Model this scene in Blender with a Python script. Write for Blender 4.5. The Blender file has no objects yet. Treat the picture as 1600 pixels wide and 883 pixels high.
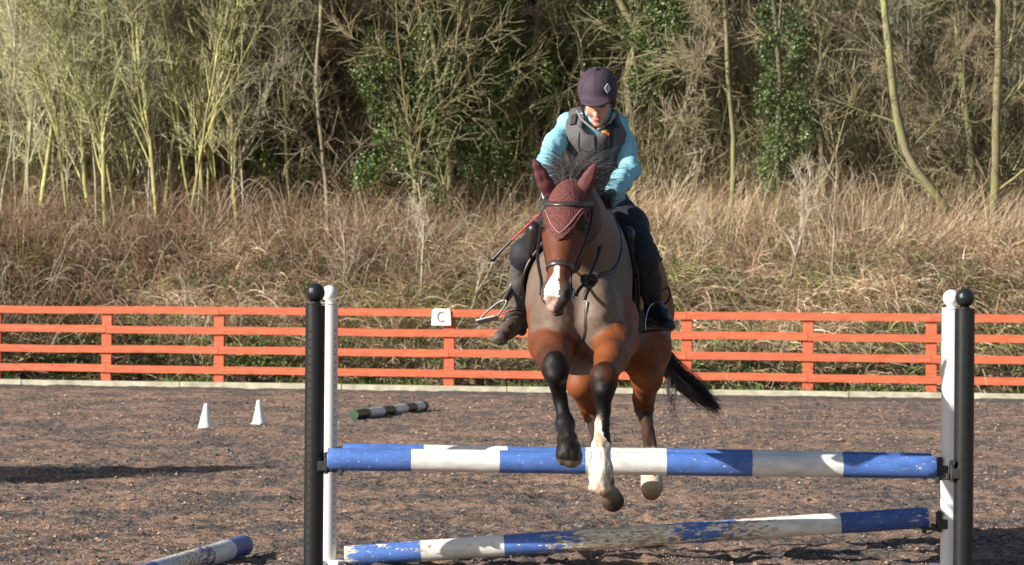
import bpy, bmesh, math, random
import numpy as np
from mathutils import Vector, Matrix, Quaternion

R = math.radians
scene = bpy.context.scene
COL = scene.collection
rng = np.random.default_rng(7)
random.seed(7)

# ------------------------------------------------------------------ camera
FPX = 4444.0                       # focal length in photo pixels (1600 wide)
CAM_H = 1.40
ROLL = R(0.47)
PITCH = math.atan(15.5 / FPX)
cam_d = bpy.data.cameras.new('camera')
cam_d.sensor_width = 36.0
cam_d.lens = FPX * 36.0 / 1600.0
cam_d.clip_start = 0.1
cam_d.clip_end = 3000
cam = bpy.data.objects.new('camera', cam_d)
COL.objects.link(cam)
cam.matrix_world = (Matrix.Translation((0, 0, CAM_H)) @ Matrix.Rotation(R(90) + PITCH, 4, 'X')
                    @ Matrix.Rotation(ROLL, 4, 'Z'))
scene.camera = cam
cam_d.dof.use_dof = True
cam_d.dof.focus_distance = 13.7
cam_d.dof.aperture_fstop = 9.0
CM = cam.matrix_world.copy()

def P(px, py, Y):
    """world point seen at photo pixel (px,py) at depth Y (used only as a ruler for real positions)"""
    d = CM.to_3x3() @ Vector(((px - 800) / FPX, (441.5 - py) / FPX, -1))
    t = Y / d.y
    return np.array((d.x * t, Y, CAM_H + d.z * t))

# ------------------------------------------------------------------ light
SUN_AZ = 29.0      # sunlight travels to +X and, by this angle, away from the camera
SUN_EL = 24.0
ld = Vector((math.cos(R(SUN_EL)) * math.cos(R(SUN_AZ)), math.cos(R(SUN_EL)) * math.sin(R(SUN_AZ)), -math.sin(R(SUN_EL))))
sun_d = bpy.data.lights.new('sun', 'SUN')
sun_d.energy = 5.0
sun_d.angle = R(0.5)
sun_d.color = (1.0, 0.94, 0.85)
sun = bpy.data.objects.new('sun', sun_d)
sun.rotation_euler = ld.to_track_quat('-Z', 'Y').to_euler()
sun.location = (-20, -10, 20)
COL.objects.link(sun)
world = bpy.data.worlds.new('World')
scene.world = world
world.use_nodes = True
wn = world.node_tree
sky = wn.nodes.new('ShaderNodeTexSky')
sky.sky_type = 'NISHITA'
sky.sun_disc = False
sky.sun_elevation = R(SUN_EL)
sky.sun_rotation = math.atan2(-ld.x, -ld.y)
bg = wn.nodes['Background']
bg.inputs[1].default_value = 0.068
wn.links.new(sky.outputs[0], bg.inputs[0])
scene.view_settings.view_transform = 'Standard'
scene.view_settings.look = 'None'
scene.view_settings.gamma = 1
scene.view_settings.use_curve_mapping = False
scene.view_settings.exposure = 0.76
scene.render.engine = 'CYCLES'
scene.cycles.max_bounces = 6
scene.cycles.diffuse_bounces = 3
scene.cycles.transparent_max_bounces = 8

# ------------------------------------------------------------------ helpers: objects
def tag(o, label=None, cat=None, group=None, kind=None):
    if label: o['label'] = label
    if cat: o['category'] = cat
    if group: o['group'] = group
    if kind: o['kind'] = kind
    return o

def empty(name, loc, label=None, cat=None, group=None, rz=0.0):
    o = bpy.data.objects.new(name, None)
    o.location = Vector(loc)
    o.rotation_euler = (0, 0, rz)
    o.empty_display_size = 0.2
    COL.objects.link(o)
    return tag(o, label, cat, group)

def mesh_np(name, V, F, mat, parent=None, col=None, smooth=True, origin=None, mats=None, midx=None):
    """V (n,3); F either (m,k) array or list of face tuples; col (n,3|4) point colours"""
    V = np.asarray(V, dtype=np.float32)
    if origin is not None:
        V = V - np.asarray(origin, dtype=np.float32)
    me = bpy.data.meshes.new(name)
    if isinstance(F, np.ndarray):
        m, k = F.shape
        me.vertices.add(len(V)); me.vertices.foreach_set('co', V.ravel())
        me.loops.add(m * k); me.loops.foreach_set('vertex_index', F.ravel().astype(np.int32))
        me.polygons.add(m)
        me.polygons.foreach_set('loop_start', (np.arange(m) * k).astype(np.int32))
        me.update(calc_edges=True)
    else:
        me.from_pydata([tuple(map(float, v)) for v in V], [], F)
        me.update()
    me.polygons.foreach_set('use_smooth', np.full(len(me.polygons), smooth))
    if col is not None:
        col = np.asarray(col, dtype=np.float32)
        if col.shape[1] == 3:
            col = np.concatenate([col, np.ones((len(col), 1), np.float32)], 1)
        a = me.color_attributes.new('Col', 'FLOAT_COLOR', 'POINT')
        a.data.foreach_set('color', col.ravel())
    for mm in (mats or [mat]):
        me.materials.append(mm)
    if midx is not None:
        me.polygons.foreach_set('material_index', np.asarray(midx, dtype=np.int32))
    me.validate()
    o = bpy.data.objects.new(name, me)
    COL.objects.link(o)
    if parent is not None:
        o.parent = parent
    return o

def bm_obj(name, bm, mat, parent=None, smooth=False, mats=None):
    me = bpy.data.meshes.new(name)
    bm.normal_update()
    bm.to_mesh(me); bm.free()
    for mm in (mats or [mat]):
        me.materials.append(mm)
    me.polygons.foreach_set('use_smooth', np.full(len(me.polygons), smooth))
    o = bpy.data.objects.new(name, me)
    COL.objects.link(o)
    if parent is not None:
        o.parent = parent
    return o

def bm_box(bm, c, s, bev=0.0, rot=None, mi=0):
    r = bmesh.ops.create_cube(bm, size=1.0)
    vs = r['verts']
    M = Matrix.Translation(Vector(c)) @ (rot.to_4x4() if rot else Matrix.Identity(4)) @ Matrix.Diagonal((*s, 1))
    bmesh.ops.transform(bm, matrix=M, verts=vs)
    fs = set(f for v in vs for f in v.link_faces)
    for f in fs: f.material_index = mi
    if bev > 0:
        es = list(set(e for v in vs for e in v.link_edges))
        bmesh.ops.bevel(bm, geom=es, offset=bev, segments=2, affect='EDGES', profile=0.5)

def bm_cyl(bm, a, b, ra, rb=None, seg=24, bev=0.0, mi=0):
    rb = ra if rb is None else rb
    a, b = Vector(a), Vector(b)
    d = b - a
    r = bmesh.ops.create_cone(bm, cap_ends=True, segments=seg, radius1=ra, radius2=rb, depth=d.length)
    vs = r['verts']
    M = Matrix.Translation((a + b) / 2) @ d.to_track_quat('Z', 'Y').to_matrix().to_4x4()
    bmesh.ops.transform(bm, matrix=M, verts=vs)
    fs = set(f for v in vs for f in v.link_faces)
    for f in fs:
        f.material_index = mi
        f.smooth = len(f.verts) == 4
    if bev > 0:
        es = [e for e in set(e for v in vs for e in v.link_edges) if any(len(f.verts) > 4 for f in e.link_faces)]
        bmesh.ops.bevel(bm, geom=es, offset=bev, segments=2, affect='EDGES')

def bm_ball(bm, c, r, mi=0, seg=28):
    q = bmesh.ops.create_uvsphere(bm, u_segments=seg, v_segments=seg // 2, radius=r)
    bmesh.ops.translate(bm, verts=q['verts'], vec=Vector(c))
    for f in set(f for v in q['verts'] for f in v.link_faces):
        f.material_index = mi; f.smooth = True

# ------------------------------------------------------------------ helpers: noise
_G = np.random.default_rng(99).random((256, 256))
def vnoise(x, y):
    xi = np.floor(x).astype(int); yi = np.floor(y).astype(int)
    fx = x - xi; fy = y - yi
    fx = fx * fx * (3 - 2 * fx); fy = fy * fy * (3 - 2 * fy)
    g = lambda a, b: _G[a & 255, b & 255]
    return (g(xi, yi) * (1 - fx) + g(xi + 1, yi) * fx) * (1 - fy) + (g(xi, yi + 1) * (1 - fx) + g(xi + 1, yi + 1) * fx) * fy
def fbm(x, y, o=4, s=0.0):
    v = 0; a = 0.5; t = 0
    for i in range(o):
        v = v + a * vnoise(x * 2 ** i + s + 17.3 * i, y * 2 ** i - s + 9.1 * i); t += a; a *= 0.5
    return v / t

# ------------------------------------------------------------------ helpers: tubes and ribbons
def tubes(lines, rads, sides=4, cols=None, cap=False):
    """many tapered tubes in one mesh; lines: list of (N,3), rads list of (N,)"""
    Vs, Fs, Cs = [], [], []
    off = 0
    for i, (L, r) in enumerate(zip(lines, rads)):
        L = np.asarray(L, float); n = len(L)
        T = np.gradient(L, axis=0)
        T /= np.linalg.norm(T, axis=1, keepdims=True) + 1e-9
        up = np.array([0.0, 0, 1]) if abs(T[0][2]) < 0.8 else np.array([0.0, 1, 0])
        A = np.cross(T, up); A /= np.linalg.norm(A, axis=1, keepdims=True) + 1e-9
        B = np.cross(T, A)
        th = np.arange(sides) * 2 * math.pi / sides
        r = np.asarray(r, float).reshape(-1, 1, 1) * np.ones((n, 1, 1))
        V = L[:, None, :] + r * (np.cos(th)[None, :, None] * A[:, None, :] + np.sin(th)[None, :, None] * B[:, None, :])
        Vs.append(V.reshape(-1, 3))
        a = (np.arange(n - 1)[:, None] * sides + np.arange(sides)[None, :])
        b = (np.arange(n - 1)[:, None] * sides + (np.arange(sides)[None, :] + 1) % sides)
        F = np.stack([a, b, b + sides, a + sides], -1).reshape(-1, 4) + off
        Fs.append(F)
        if cols is not None:
            c = np.asarray(cols[i], float)
            Cs.append(np.tile(c, (n * sides, 1)) if c.ndim == 1 else np.repeat(c, sides, axis=0))
        off += n * sides
    return np.concatenate(Vs), np.concatenate(Fs), (np.concatenate(Cs) if cols is not None else None)

def ribbons(base, d0, bend, L, w, nseg=4, side=None, col=None, gravity=None):
    """vectorised curved blades. base (B,3), d0 (B,3) unit start dirs, bend (B,3) added direction over length"""
    B = len(base)
    t = np.linspace(0, 1, nseg + 1)
    pts = np.zeros((B, nseg + 1, 3)); pts[:, 0] = base
    d = d0.copy()
    for i in range(nseg):
        dd = d0 + bend * (t[i + 1])[None] if np.ndim(t) == 0 else d0 + bend * t[i + 1]
        dd = dd / (np.linalg.norm(dd, axis=1, keepdims=True) + 1e-9)
        pts[:, i + 1] = pts[:, i] + dd * (L / nseg)[:, None]
    if side is None:
        side = rng.normal(size=(B, 3)); 
    s = np.cross(d0 + bend * 0.5, side); s /= np.linalg.norm(s, axis=1, keepdims=True) + 1e-9
    ww = (w[:, None] * (1 - 0.85 * t[None, :] ** 2))[:, :, None] * 0.5
    Va = pts - s[:, None] * ww; Vb = pts + s[:, None] * ww
    V = np.stack([Va, Vb], 2).reshape(-1, 3)
    k = (nseg + 1) * 2
    q = np.arange(nseg) * 2
    f = np.stack([q, q + 1, q + 3, q + 2], -1)
    F = (f[None] + (np.arange(B) * k)[:, None, None]).reshape(-1, 4)
    C = None if col is None else np.repeat(col, k, axis=0)
    return V, F, C

def join(parts):
    Vs, Fs, Cs = [], [], []; off = 0
    for V, F, C in parts:
        Vs.append(V); Fs.append(F + off); Cs.append(C); off += len(V)
    return np.concatenate(Vs), np.concatenate(Fs), np.concatenate(Cs)

# ------------------------------------------------------------------ materials
def nodes_of(name):
    m = bpy.data.materials.new(name); m.use_nodes = True
    nt = m.node_tree
    return m, nt, nt.nodes['Principled BSDF']
def N(nt, t, **kw):
    n = nt.nodes.new(t)
    for k, v in kw.items():
        if k.startswith('i_'):
            key = k[2:]
            key = int(key) if key.isdigit() else key.replace('_', ' ')
            n.inputs[key].default_value = v
        else: setattr(n, k, v)
    return n
def ramp(nt, fac, stops, interp='LINEAR'):
    r = nt.nodes.new('ShaderNodeValToRGB'); r.color_ramp.interpolation = interp
    els = r.color_ramp.elements
    while len(els) < len(stops): els.new(0.5)
    for e, (p, c) in zip(els, stops):
        e.position = p; e.color = (*c, 1) if len(c) == 3 else c
    nt.links.new(fac, r.inputs[0])
    return r
def mixc(nt, fac, a, b, mode='MIX'):
    m = nt.nodes.new('ShaderNodeMix'); m.data_type = 'RGBA'; m.blend_type = mode
    for s, v in ((m.inputs[0], fac), (m.inputs[6], a), (m.inputs[7], b)):
        if isinstance(v, bpy.types.NodeSocket): nt.links.new(v, s)
        elif isinstance(v, (int, float)): s.default_value = v
        else: s.default_value = (*v, 1) if len(v) == 3 else v
    return m.outputs[2]
def noise_n(nt, scale, detail=4, rough=0.55, vec=None, dist=0.0):
    n = N(nt, 'ShaderNodeTexNoise')
    n.inputs['Scale'].default_value = scale; n.inputs['Detail'].default_value = detail
    n.inputs['Roughness'].default_value = rough; n.inputs['Distortion'].default_value = dist
    if vec is not None: nt.links.new(vec, n.inputs['Vector'])
    return n
def objvec(nt, scale=(1, 1, 1)):
    tc = N(nt, 'ShaderNodeTexCoord'); mp = N(nt, 'ShaderNodeMapping')
    mp.inputs['Scale'].default_value = scale
    nt.links.new(tc.outputs['Object'], mp.inputs['Vector'])
    return mp.outputs[0]
def bump(nt, h, bsdf, strength=0.3, dist=0.01):
    b = N(nt, 'ShaderNodeBump'); b.inputs['Strength'].default_value = strength; b.inputs['Distance'].default_value = dist
    nt.links.new(h, b.inputs['Height']); nt.links.new(b.outputs[0], bsdf.inputs['Normal'])
def simple(name, col, rough=0.6, var=0.15, scale=20, bmp=0.1, bdist=0.004, metal=0.0, spec=None, stretch=(1, 1, 1)):
    m, nt, b = nodes_of(name)
    v = objvec(nt, stretch)
    n = noise_n(nt, scale, 5, vec=v)
    dk = tuple(c * (1 - var) for c in col); lt = tuple(min(1, c * (1 + var)) for c in col)
    r = ramp(nt, n.outputs[0], [(0.3, dk), (0.7, lt)])
    nt.links.new(r.outputs[0], b.inputs['Base Color'])
    b.inputs['Roughness'].default_value = rough; b.inputs['Metallic'].default_value = metal
    if spec is not None: b.inputs['Specular IOR Level'].default_value = spec
    if bmp > 0: bump(nt, n.outputs[0], b, bmp, bdist)
    return m
def vcol_mat(name, rough=0.8, spec=0.2, var=0.25, scale=30, bmp=0.0, sheen=0.0, transl=0.0, bdist=0.004, stretch=(1,1,1), rnd=0.0):
    m, nt, b = nodes_of(name)
    a = N(nt, 'ShaderNodeAttribute', attribute_name='Col')
    n = noise_n(nt, scale, 4, vec=objvec(nt, stretch))
    r = ramp(nt, n.outputs[0], [(0.3, (1 - var,) * 3), (0.7, (1 + var,) * 3)])
    c = mixc(nt, 1.0, a.outputs['Color'], r.outputs[0], 'MULTIPLY')
    if rnd > 0:
        oi = N(nt, 'ShaderNodeObjectInfo')
        rr = ramp(nt, oi.outputs['Random'], [(0, (1 - rnd, 1 - rnd, 1 - rnd * 0.8)), (0.5, (1, 1 - rnd * 0.3, 1 - rnd * .6)), (1, (1 + rnd, 1 + rnd, 1 + rnd * 0.8))])
        c = mixc(nt, 1.0, c, rr.outputs[0], 'MULTIPLY')
    nt.links.new(c, b.inputs['Base Color'])
    b.inputs['Roughness'].default_value = rough
    b.inputs['Specular IOR Level'].default_value = spec
    if sheen: b.inputs['Sheen Weight'].default_value = sheen
    if bmp: bump(nt, n.outputs[0], b, bmp, bdist)
    if transl > 0:
        out = nt.nodes['Material Output']
        tr = N(nt, 'ShaderNodeBsdfTranslucent'); nt.links.new(c, tr.inputs['Color'])
        mx = N(nt, 'ShaderNodeMixShader'); mx.inputs[0].default_value = transl
        nt.links.new(b.outputs[0], mx.inputs[1]); nt.links.new(tr.outputs[0], mx.inputs[2])
        nt.links.new(mx.outputs[0], out.inputs['Surface'])
    return m
# ================================================================== SETTING
# fence line frame: u along the fence (to the right), v behind it
FA = np.array(P(167, 602, 41.5)); FB = np.array(P(1455, 620, 39.3))
FA2 = np.array([FA[0], FA[1]]); FB2 = np.array([FB[0], FB[1]])
FU = (FB2 - FA2) / np.linalg.norm(FB2 - FA2)
FV = np.array([-FU[1], FU[0]])
SPACING = np.linalg.norm(FB2 - FA2) / 7.0
def uv_of(x, y):
    dx = x - FA2[0]; dy = y - FA2[1]
    return dx * FU[0] + dy * FU[1], dx * FV[0] + dy * FV[1]
def xy_of(u, v):
    return FA2[0] + u * FU[0] + v * FV[0], FA2[1] + u * FU[1] + v * FV[1]
def bank_h(x, y):
    u, v = uv_of(x, y)
    h = np.interp(v, [-1e4, 0.25, 1.0, 3.0, 4.5, 6.5, 10, 15, 22, 34, 60, 2000], [0, 0, 0.25, 1.35, 1.95, 2.3, 2.75, 3.4, 6.5, 13.0, 17.0, 17.0])
    n = fbm(x * 0.45 + 50, y * 0.45, 4)
    return h + np.clip(v, 0, 3) / 3 * (n - 0.5) * 0.9
def ground_h(x, y):
    u, v = uv_of(x, y)
    ar = np.clip(-v / 0.6, 0, 1)
    f = np.clip(1.25 - y / 60, 0.3, 1)
    n = (fbm(x * 2.6, y * 2.6, 3) - 0.5) * 0.05 + (fbm(x * 12, y * 12, 3, 5) - 0.5) * 0.055 * f
    foot = np.clip(fbm(x * 5.5 + 30, y * 5.5, 2) - 0.62, 0, 1) * -0.10
    return bank_h(x, y) + ar * (n + foot)

def axis(pts):
    out = []
    for (a, b, s) in pts: out.append(np.arange(a, b, s))
    return np.unique(np.round(np.concatenate(out), 4))
gx = axis([(-900, -60, 40), (-60, -16, 2), (-16, -7.5, 0.3), (-7.5, 7.5, 0.05), (7.5, 16, 0.3), (16, 60, 2), (60, 901, 40)])
gy = axis([(-400, -20, 40), (-20, 10, 1), (10, 13, 0.2), (13, 24, 0.035), (24, 43, 0.06), (43, 62, 0.25), (62, 90, 2), (90, 1500, 60)])
X, Y = np.meshgrid(gx, gy)
Z = ground_h(X, Y)
# hoof prints and a shallow track worn to and from the jump
_r = np.random.default_rng(17)
for _k in range(620):
    hy = 12.5 + _r.random() ** 1.3 * 24; hx_ = _r.normal(.3, .9) if _k < 260 else _r.uniform(-1, 1) * hy * .19
    if _k < 260: hy = _r.uniform(12.5, 24)
    i0, i1 = np.searchsorted(gx, hx_ - .16), np.searchsorted(gx, hx_ + .16); j0, j1 = np.searchsorted(gy, hy - .16), np.searchsorted(gy, hy + .16)
    if i1 <= i0 or j1 <= j0: continue
    dx_ = X[j0:j1, i0:i1] - hx_; dy_ = Y[j0:j1, i0:i1] - hy; rr_q = np.sqrt(dx_ ** 2 + dy_ ** 2)
    Z[j0:j1, i0:i1] += -.030 * np.exp(-(rr_q / .06) ** 2) + .016 * np.exp(-((rr_q - .10) / .03) ** 2)
nx, ny = len(gx), len(gy)
idx = np.arange(nx * ny).reshape(ny, nx)
GF = np.stack([idx[:-1, :-1], idx[:-1, 1:], idx[1:, 1:], idx[1:, :-1]], -1).reshape(-1, 4)
U_, V_ = uv_of(X, Y)
# R: how much rubber; G: bank (soil) instead of arena surface
rub = np.clip((V_ + 1.7 + 0.7 * fbm(X * 1.2, Y * 1.2, 3)) / 1.6, 0, 1)
soil = np.clip((V_ - 0.0) / 0.1, 0, 1)
gcol = np.stack([rub, soil, np.zeros_like(rub)], -1).reshape(-1, 3)

m, nt, b = nodes_of('arena_surface')
a = N(nt, 'ShaderNodeAttribute', attribute_name='Col')
sp = N(nt, 'ShaderNodeSeparateColor'); nt.links.new(a.outputs['Color'], sp.inputs[0])
ov = objvec(nt)
ovs = objvec(nt, (0.8, 0.8, 1))
big = noise_n(nt, 1.6, 6, 0.62, vec=ovs)
mid = noise_n(nt, 11, 6, 0.7, vec=ov)
fine = noise_n(nt, 55, 5, 0.75, vec=ov)
vor = N(nt, 'ShaderNodeTexVoronoi'); vor.inputs['Scale'].default_value = 38; nt.links.new(ov, vor.inputs['Vector'])
def mth(op, x, y):
    n = N(nt, 'ShaderNodeMath', operation=op)
    for s, v in ((n.inputs[0], x), (n.inputs[1], y)):
        if isinstance(v, bpy.types.NodeSocket): nt.links.new(v, s)
        else: s.default_value = v
    return n.outputs[0]
s1 = mth('ADD', mth('MULTIPLY', big.outputs[0], 0.6), mth('MULTIPLY', mid.outputs[0], 0.75))
s1 = mth('ADD', s1, mth('MULTIPLY', fine.outputs[0], 0.6))
s1 = mth('ADD', s1, mth('MULTIPLY', sp.outputs[0], 0.22))
mask = ramp(nt, s1, [(0.94, (0, 0, 0)), (1.09, (1, 1, 1))])
sandc = ramp(nt, fine.outputs[0], [(0.26, (0.13, 0.086, 0.064)), (0.45, (0.35, 0.225, 0.16)), (0.70, (0.58, 0.41, 0.31))])
rubc = ramp(nt, vor.outputs['Distance'], [(0.0, (0.03, 0.028, 0.028)), (0.5, (0.13, 0.115, 0.105)), (1, (0.27, 0.24, 0.22))])
c = mixc(nt, mask.outputs[0], sandc.outputs[0], rubc.outputs[0])
wht = ramp(nt, noise_n(nt, 130, 2, 0.5, vec=ov).outputs[0], [(0.76, (0, 0, 0)), (0.78, (1, 1, 1))])
c = mixc(nt, wht.outputs[0], c, (0.42, 0.38, 0.33))
soilc = ramp(nt, mid.outputs[0], [(0.3, (0.05, 0.042, 0.022)), (0.7, (0.17, 0.14, 0.08))])
c = mixc(nt, sp.outputs[1], c, soilc.outputs[0])
nt.links.new(c, b.inputs['Base Color'])
b.inputs['Roughness'].default_value = 0.95
b.inputs['Specular IOR Level'].default_value = 0.1
hh = mth('ADD', mth('MULTIPLY', mid.outputs[0], 1.0), mth('MULTIPLY', fine.outputs[0], 0.55))
bump(nt, hh, b, 1.0, 0.05)
ground = mesh_np('ground', np.stack([X, Y, Z], -1).reshape(-1, 3), GF, m, col=gcol)
tag(ground, 'churned brown sand and grey rubber arena surface running up to the bank', None, None, 'structure')

# ------------------------------------------------------------------ kerb board in front of fence
kerb_m = simple('weathered_board', (0.42, 0.39, 0.29), 0.85, 0.3, 6, 0.3, 0.01)
bm = bmesh.new()
ang = math.atan2(FU[1], FU[0])
rotz = Matrix.Rotation(ang, 3, 'Z')
for k in range(-9, 18):
    x, y = xy_of((k + 0.5) * 2.4 - 1.2, -0.24)
    bm_box(bm, (x, y, 0.0 + 0.004 * (k % 2)), (2.39, 0.13, 0.14), 0.008, rotz)
kb = bm_obj('kerb_board', bm, kerb_m)
tag(kb, 'pale weathered kicking board edging the arena along the foot of the red fence', 'edging board')

# ------------------------------------------------------------------ orange fence
m, nt, b = nodes_of('orange_stain')
v = objvec(nt, (1.2, 12, 12))
n1 = noise_n(nt, 3.0, 6, 0.6, vec=v)
n2 = noise_n(nt, 1.1, 3, vec=objvec(nt))
c1 = ramp(nt, n1.outputs[0], [(0.25, (0.38, 0.075, 0.030)), (0.5, (0.59, 0.125, 0.052)), (0.78, (0.68, 0.19, 0.09))])
c2 = ramp(nt, n2.outputs[0], [(0.3, (0.72, 0.72, 0.74)), (0.7, (1.12, 1.10, 1.08))])
c = mixc(nt, 1.0, c1.outputs[0], c2.outputs[0], 'MULTIPLY')
vk = N(nt, 'ShaderNodeTexVoronoi'); vk.inputs['Scale'].default_value = 2.3; nt.links.new(objvec(nt, (1, 1, 2.0)), vk.inputs['Vector'])
kn = ramp(nt, vk.outputs['Distance'], [(0.05, (1, 1, 1)), (0.09, (0, 0, 0))])
c = mixc(nt, kn.outputs[0], c, (0.36, 0.06, 0.025))
dn = ramp(nt, noise_n(nt, 9, 6, .75, vec=objvec(nt)).outputs[0], [(.55, (0, 0, 0)), (.68, (.55, .55, .55))])
c = mixc(nt, dn.outputs[0], c, (.30, .16, .11))
nt.links.new(c, b.inputs['Base Color']); b.inputs['Roughness'].default_value = 0.75
bump(nt, n1.outputs[0], b, 0.4, 0.01)
fence_m = m
f0 = xy_of(-8 * SPACING, 0)
fence = empty('rail_fence', (f0[0], f0[1], 0), 'long orange-red four-rail timber fence along the back of the arena', 'fence', rz=ang)
NP_ = 26
for i in range(NP_):
    bm = bmesh.new()
    jit = random.uniform(-0.008, 0.008)
    bm_box(bm, (0, 0, 0.53 + jit), (0.15, 0.075, 1.10), 0.006, Matrix.Rotation(random.uniform(-.008, .008), 3, 'Y'))
    o = bm_obj('post', bm, fence_m, fence); o.location = (i * SPACING, 0, 0)
for lvl, z in enumerate([0.24, 0.53, 0.82, 1.10]):
    for i in range(0, NP_ - 1, 2):
        off = lvl % 2
        a0 = max(0, i - off); a1 = min(NP_ - 1, i + 2 - off)
        if a1 <= a0: continue
        L = (a1 - a0) * SPACING - 0.006
        V, F = [], []
        n = 13
        sag = random.uniform(-0.008, 0.012)
        dz0 = random.uniform(-0.006, 0.006)
        for k in range(n):
            t = k / (n - 1); x = (t - 0.5) * L
            zz = dz0 - sag * math.sin(math.pi * 2 * t) * 0.6 + random.uniform(-0.0015, .0015)
            hh_ = 0.053
            for (yy, zq) in ((-.018, -hh_), (-.018, hh_ - .006), (-.013, hh_), (.018, hh_), (.018, -hh_)):
                V.append((x, yy, zz + zq))
        for k in range(n - 1):
            for j in range(5):
                F.append((k * 5 + j, k * 5 + (j + 1) % 5, (k + 1) * 5 + (j + 1) % 5, (k + 1) * 5 + j))
        F.append((4, 3, 2, 1, 0)); F.append(tuple((n - 1) * 5 + j for j in range(5)))
        o = mesh_np('rail', V, F, fence_m, fence, smooth=False)
        o.location = ((a0 + a1) / 2 * SPACING, -0.059, z)

# ------------------------------------------------------------------ C marker
cx, cy = xy_of(3 * SPACING - 0.07 + 0.0, -0.115)
cpos = P(690, 495, 40.5)
white_pl = simple('white_plastic', (0.82, 0.82, 0.80), 0.45, 0.04, 15, 0.03)
grey_pl = simple('grey_letter', (0.16, 0.17, 0.18), 0.5, 0.1, 15, 0.0)
mk = empty('arena_marker', (0, 0, 0), 'white dressage marker plate with a grey letter C on top of the fence', 'marker sign')
uC, vC = uv_of(cpos[0], cpos[1])
xC, yC = xy_of(uC, -0.105)
mk.location = (xC, yC, cpos[2] - 0.125); mk.rotation_euler = (0, 0, ang)
bm = bmesh.new()
pts = [(-.145, 0), (.145, 0), (.135, .19)] + [(.135 - .05 + .05 * math.cos(t), .19 + .05 * math.sin(t)) for t in np.linspace(0.2, math.pi / 2, 6)] + \
      [(-.135 + .05 + .05 * math.cos(t), .19 + .05 * math.sin(t)) for t in np.linspace(math.pi / 2, math.pi - 0.2, 6)] + [(-.135, .19)]
vs = [bm.verts.new((x, 0, z)) for x, z in pts]
f = bm.faces.new(vs)
ex = bmesh.ops.extrude_face_region(bm, geom=[f])
bmesh.ops.translate(bm, verts=[v for v in ex['geom'] if isinstance(v, bmesh.types.BMVert)], vec=(0, 0.03, 0))
bmesh.ops.recalc_face_normals(bm, faces=bm.faces)
bmesh.ops.bevel(bm, geom=list(bm.edges), offset=0.004, segments=2, affect='EDGES')
bm_obj('plate', bm, white_pl, mk)
V, F = [], []
angs = np.linspace(R(48), R(312), 22)
for t in angs:
    for rr in (0.056, 0.078):
        for yy in (-0.009, -0.001):
            V.append((rr * 0.82 * math.cos(t) + .004, yy, 0.125 + rr * math.sin(t)))
for k in range(len(angs) - 1):
    a0 = k * 4; b0 = a0 + 4
    F += [(a0, a0 + 2, b0 + 2, b0), (a0 + 1, b0 + 1, b0 + 3, a0 + 3), (a0, b0, b0 + 1, a0 + 1), (a0 + 2, a0 + 3, b0 + 3, b0 + 2)]
F += [(0, 1, 3, 2), (len(V) - 4, len(V) - 2, len(V) - 1, len(V) - 3)]
mesh_np('letter', V, F, grey_pl, mk, smooth=False)

# ------------------------------------------------------------------ grass stuff helpers
veg_m = vcol_mat('dry_grass', 0.75, 0.25, 0.15, 3, transl=0.25)
leaf_m = vcol_mat('green_leaf', 0.45, 0.4, 0.2, 5, transl=0.2)
def zone_xy(n, x0, x1, v0, v1, dens=None, r=None):
    r = r or rng
    u0 = (x0 - FA2[0]); 
    x = r.uniform(x0, x1, n); v = r.uniform(v0, v1, n)
    # convert: choose point with given x and v
    t = (v - (-(x - FA2[0]) * 0)) 
    y = FA2[1] + (v - (x - FA2[0]) * FV[0]) / FV[1]
    return x, y, v
def pick(pal, n, r=None):
    r = r or rng
    pal = np.array(pal); i = r.integers(0, len(pal), n)
    return pal[i] * r.uniform(0.75, 1.25, (n, 1))

STRAW = [(0.72, 0.57, 0.38), (0.64, 0.48, 0.31), (0.58, 0.42, 0.27), (0.42, 0.29, 0.17), (0.78, 0.66, 0.48)]
BROWN = [(0.30, 0.19, 0.12), (0.37, 0.24, 0.155), (0.20, 0.125, 0.08), (0.44, 0.31, 0.21)]
BRAM = [(0.12, 0.075, 0.045), (0.09, 0.08, 0.035), (0.18, 0.12, 0.075), (0.06, 0.075, 0.025), (0.26, 0.19, 0.12)]
GREENS = [(0.10, 0.19, 0.03), (0.14, 0.25, 0.045), (0.07, 0.13, 0.025), (0.18, 0.29, 0.065)]

# --- matted dead grass over the bank
def grass_mass(n, x0, x1, v0, v1, upright, Lr, wr, palfun, seed, lean=(0.5, 0.0), nseg=4):
    r = np.random.default_rng(seed)
    x, y, v = zone_xy(n, x0, x1, v0, v1, r=r)
    z = bank_h(x, y)
    ang_ = fbm(x * 0.5, y * 0.5, 3, 3) * 9 + r.normal(0, 0.7, n)
    up = upright * (0.6 + 0.8 * fbm(x * 0.9 + 7, y * 0.9, 2)) + r.normal(0, 0.25, n)
    d0 = np.stack([np.cos(ang_) * 0.6 + lean[0], np.sin(ang_) * 0.6 + lean[1], np.clip(up, 0.15, 3)], -1)
    d0 /= np.linalg.norm(d0, axis=1, keepdims=True)
    L = r.uniform(*Lr, n)
    bend = np.stack([d0[:, 0] * 0.5 + r.normal(0, .25, n), d0[:, 1] * 0.5 + r.normal(0, .25, n), -r.uniform(0.2, 1.8, n) / (0.4 + upright)], -1)
    col = palfun(x, y, v, n, r)
    return ribbons(np.stack([x, y, z - 0.02], -1), d0, bend, L, r.uniform(*wr, n), nseg, r.normal(size=(n, 3)), col)

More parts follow.
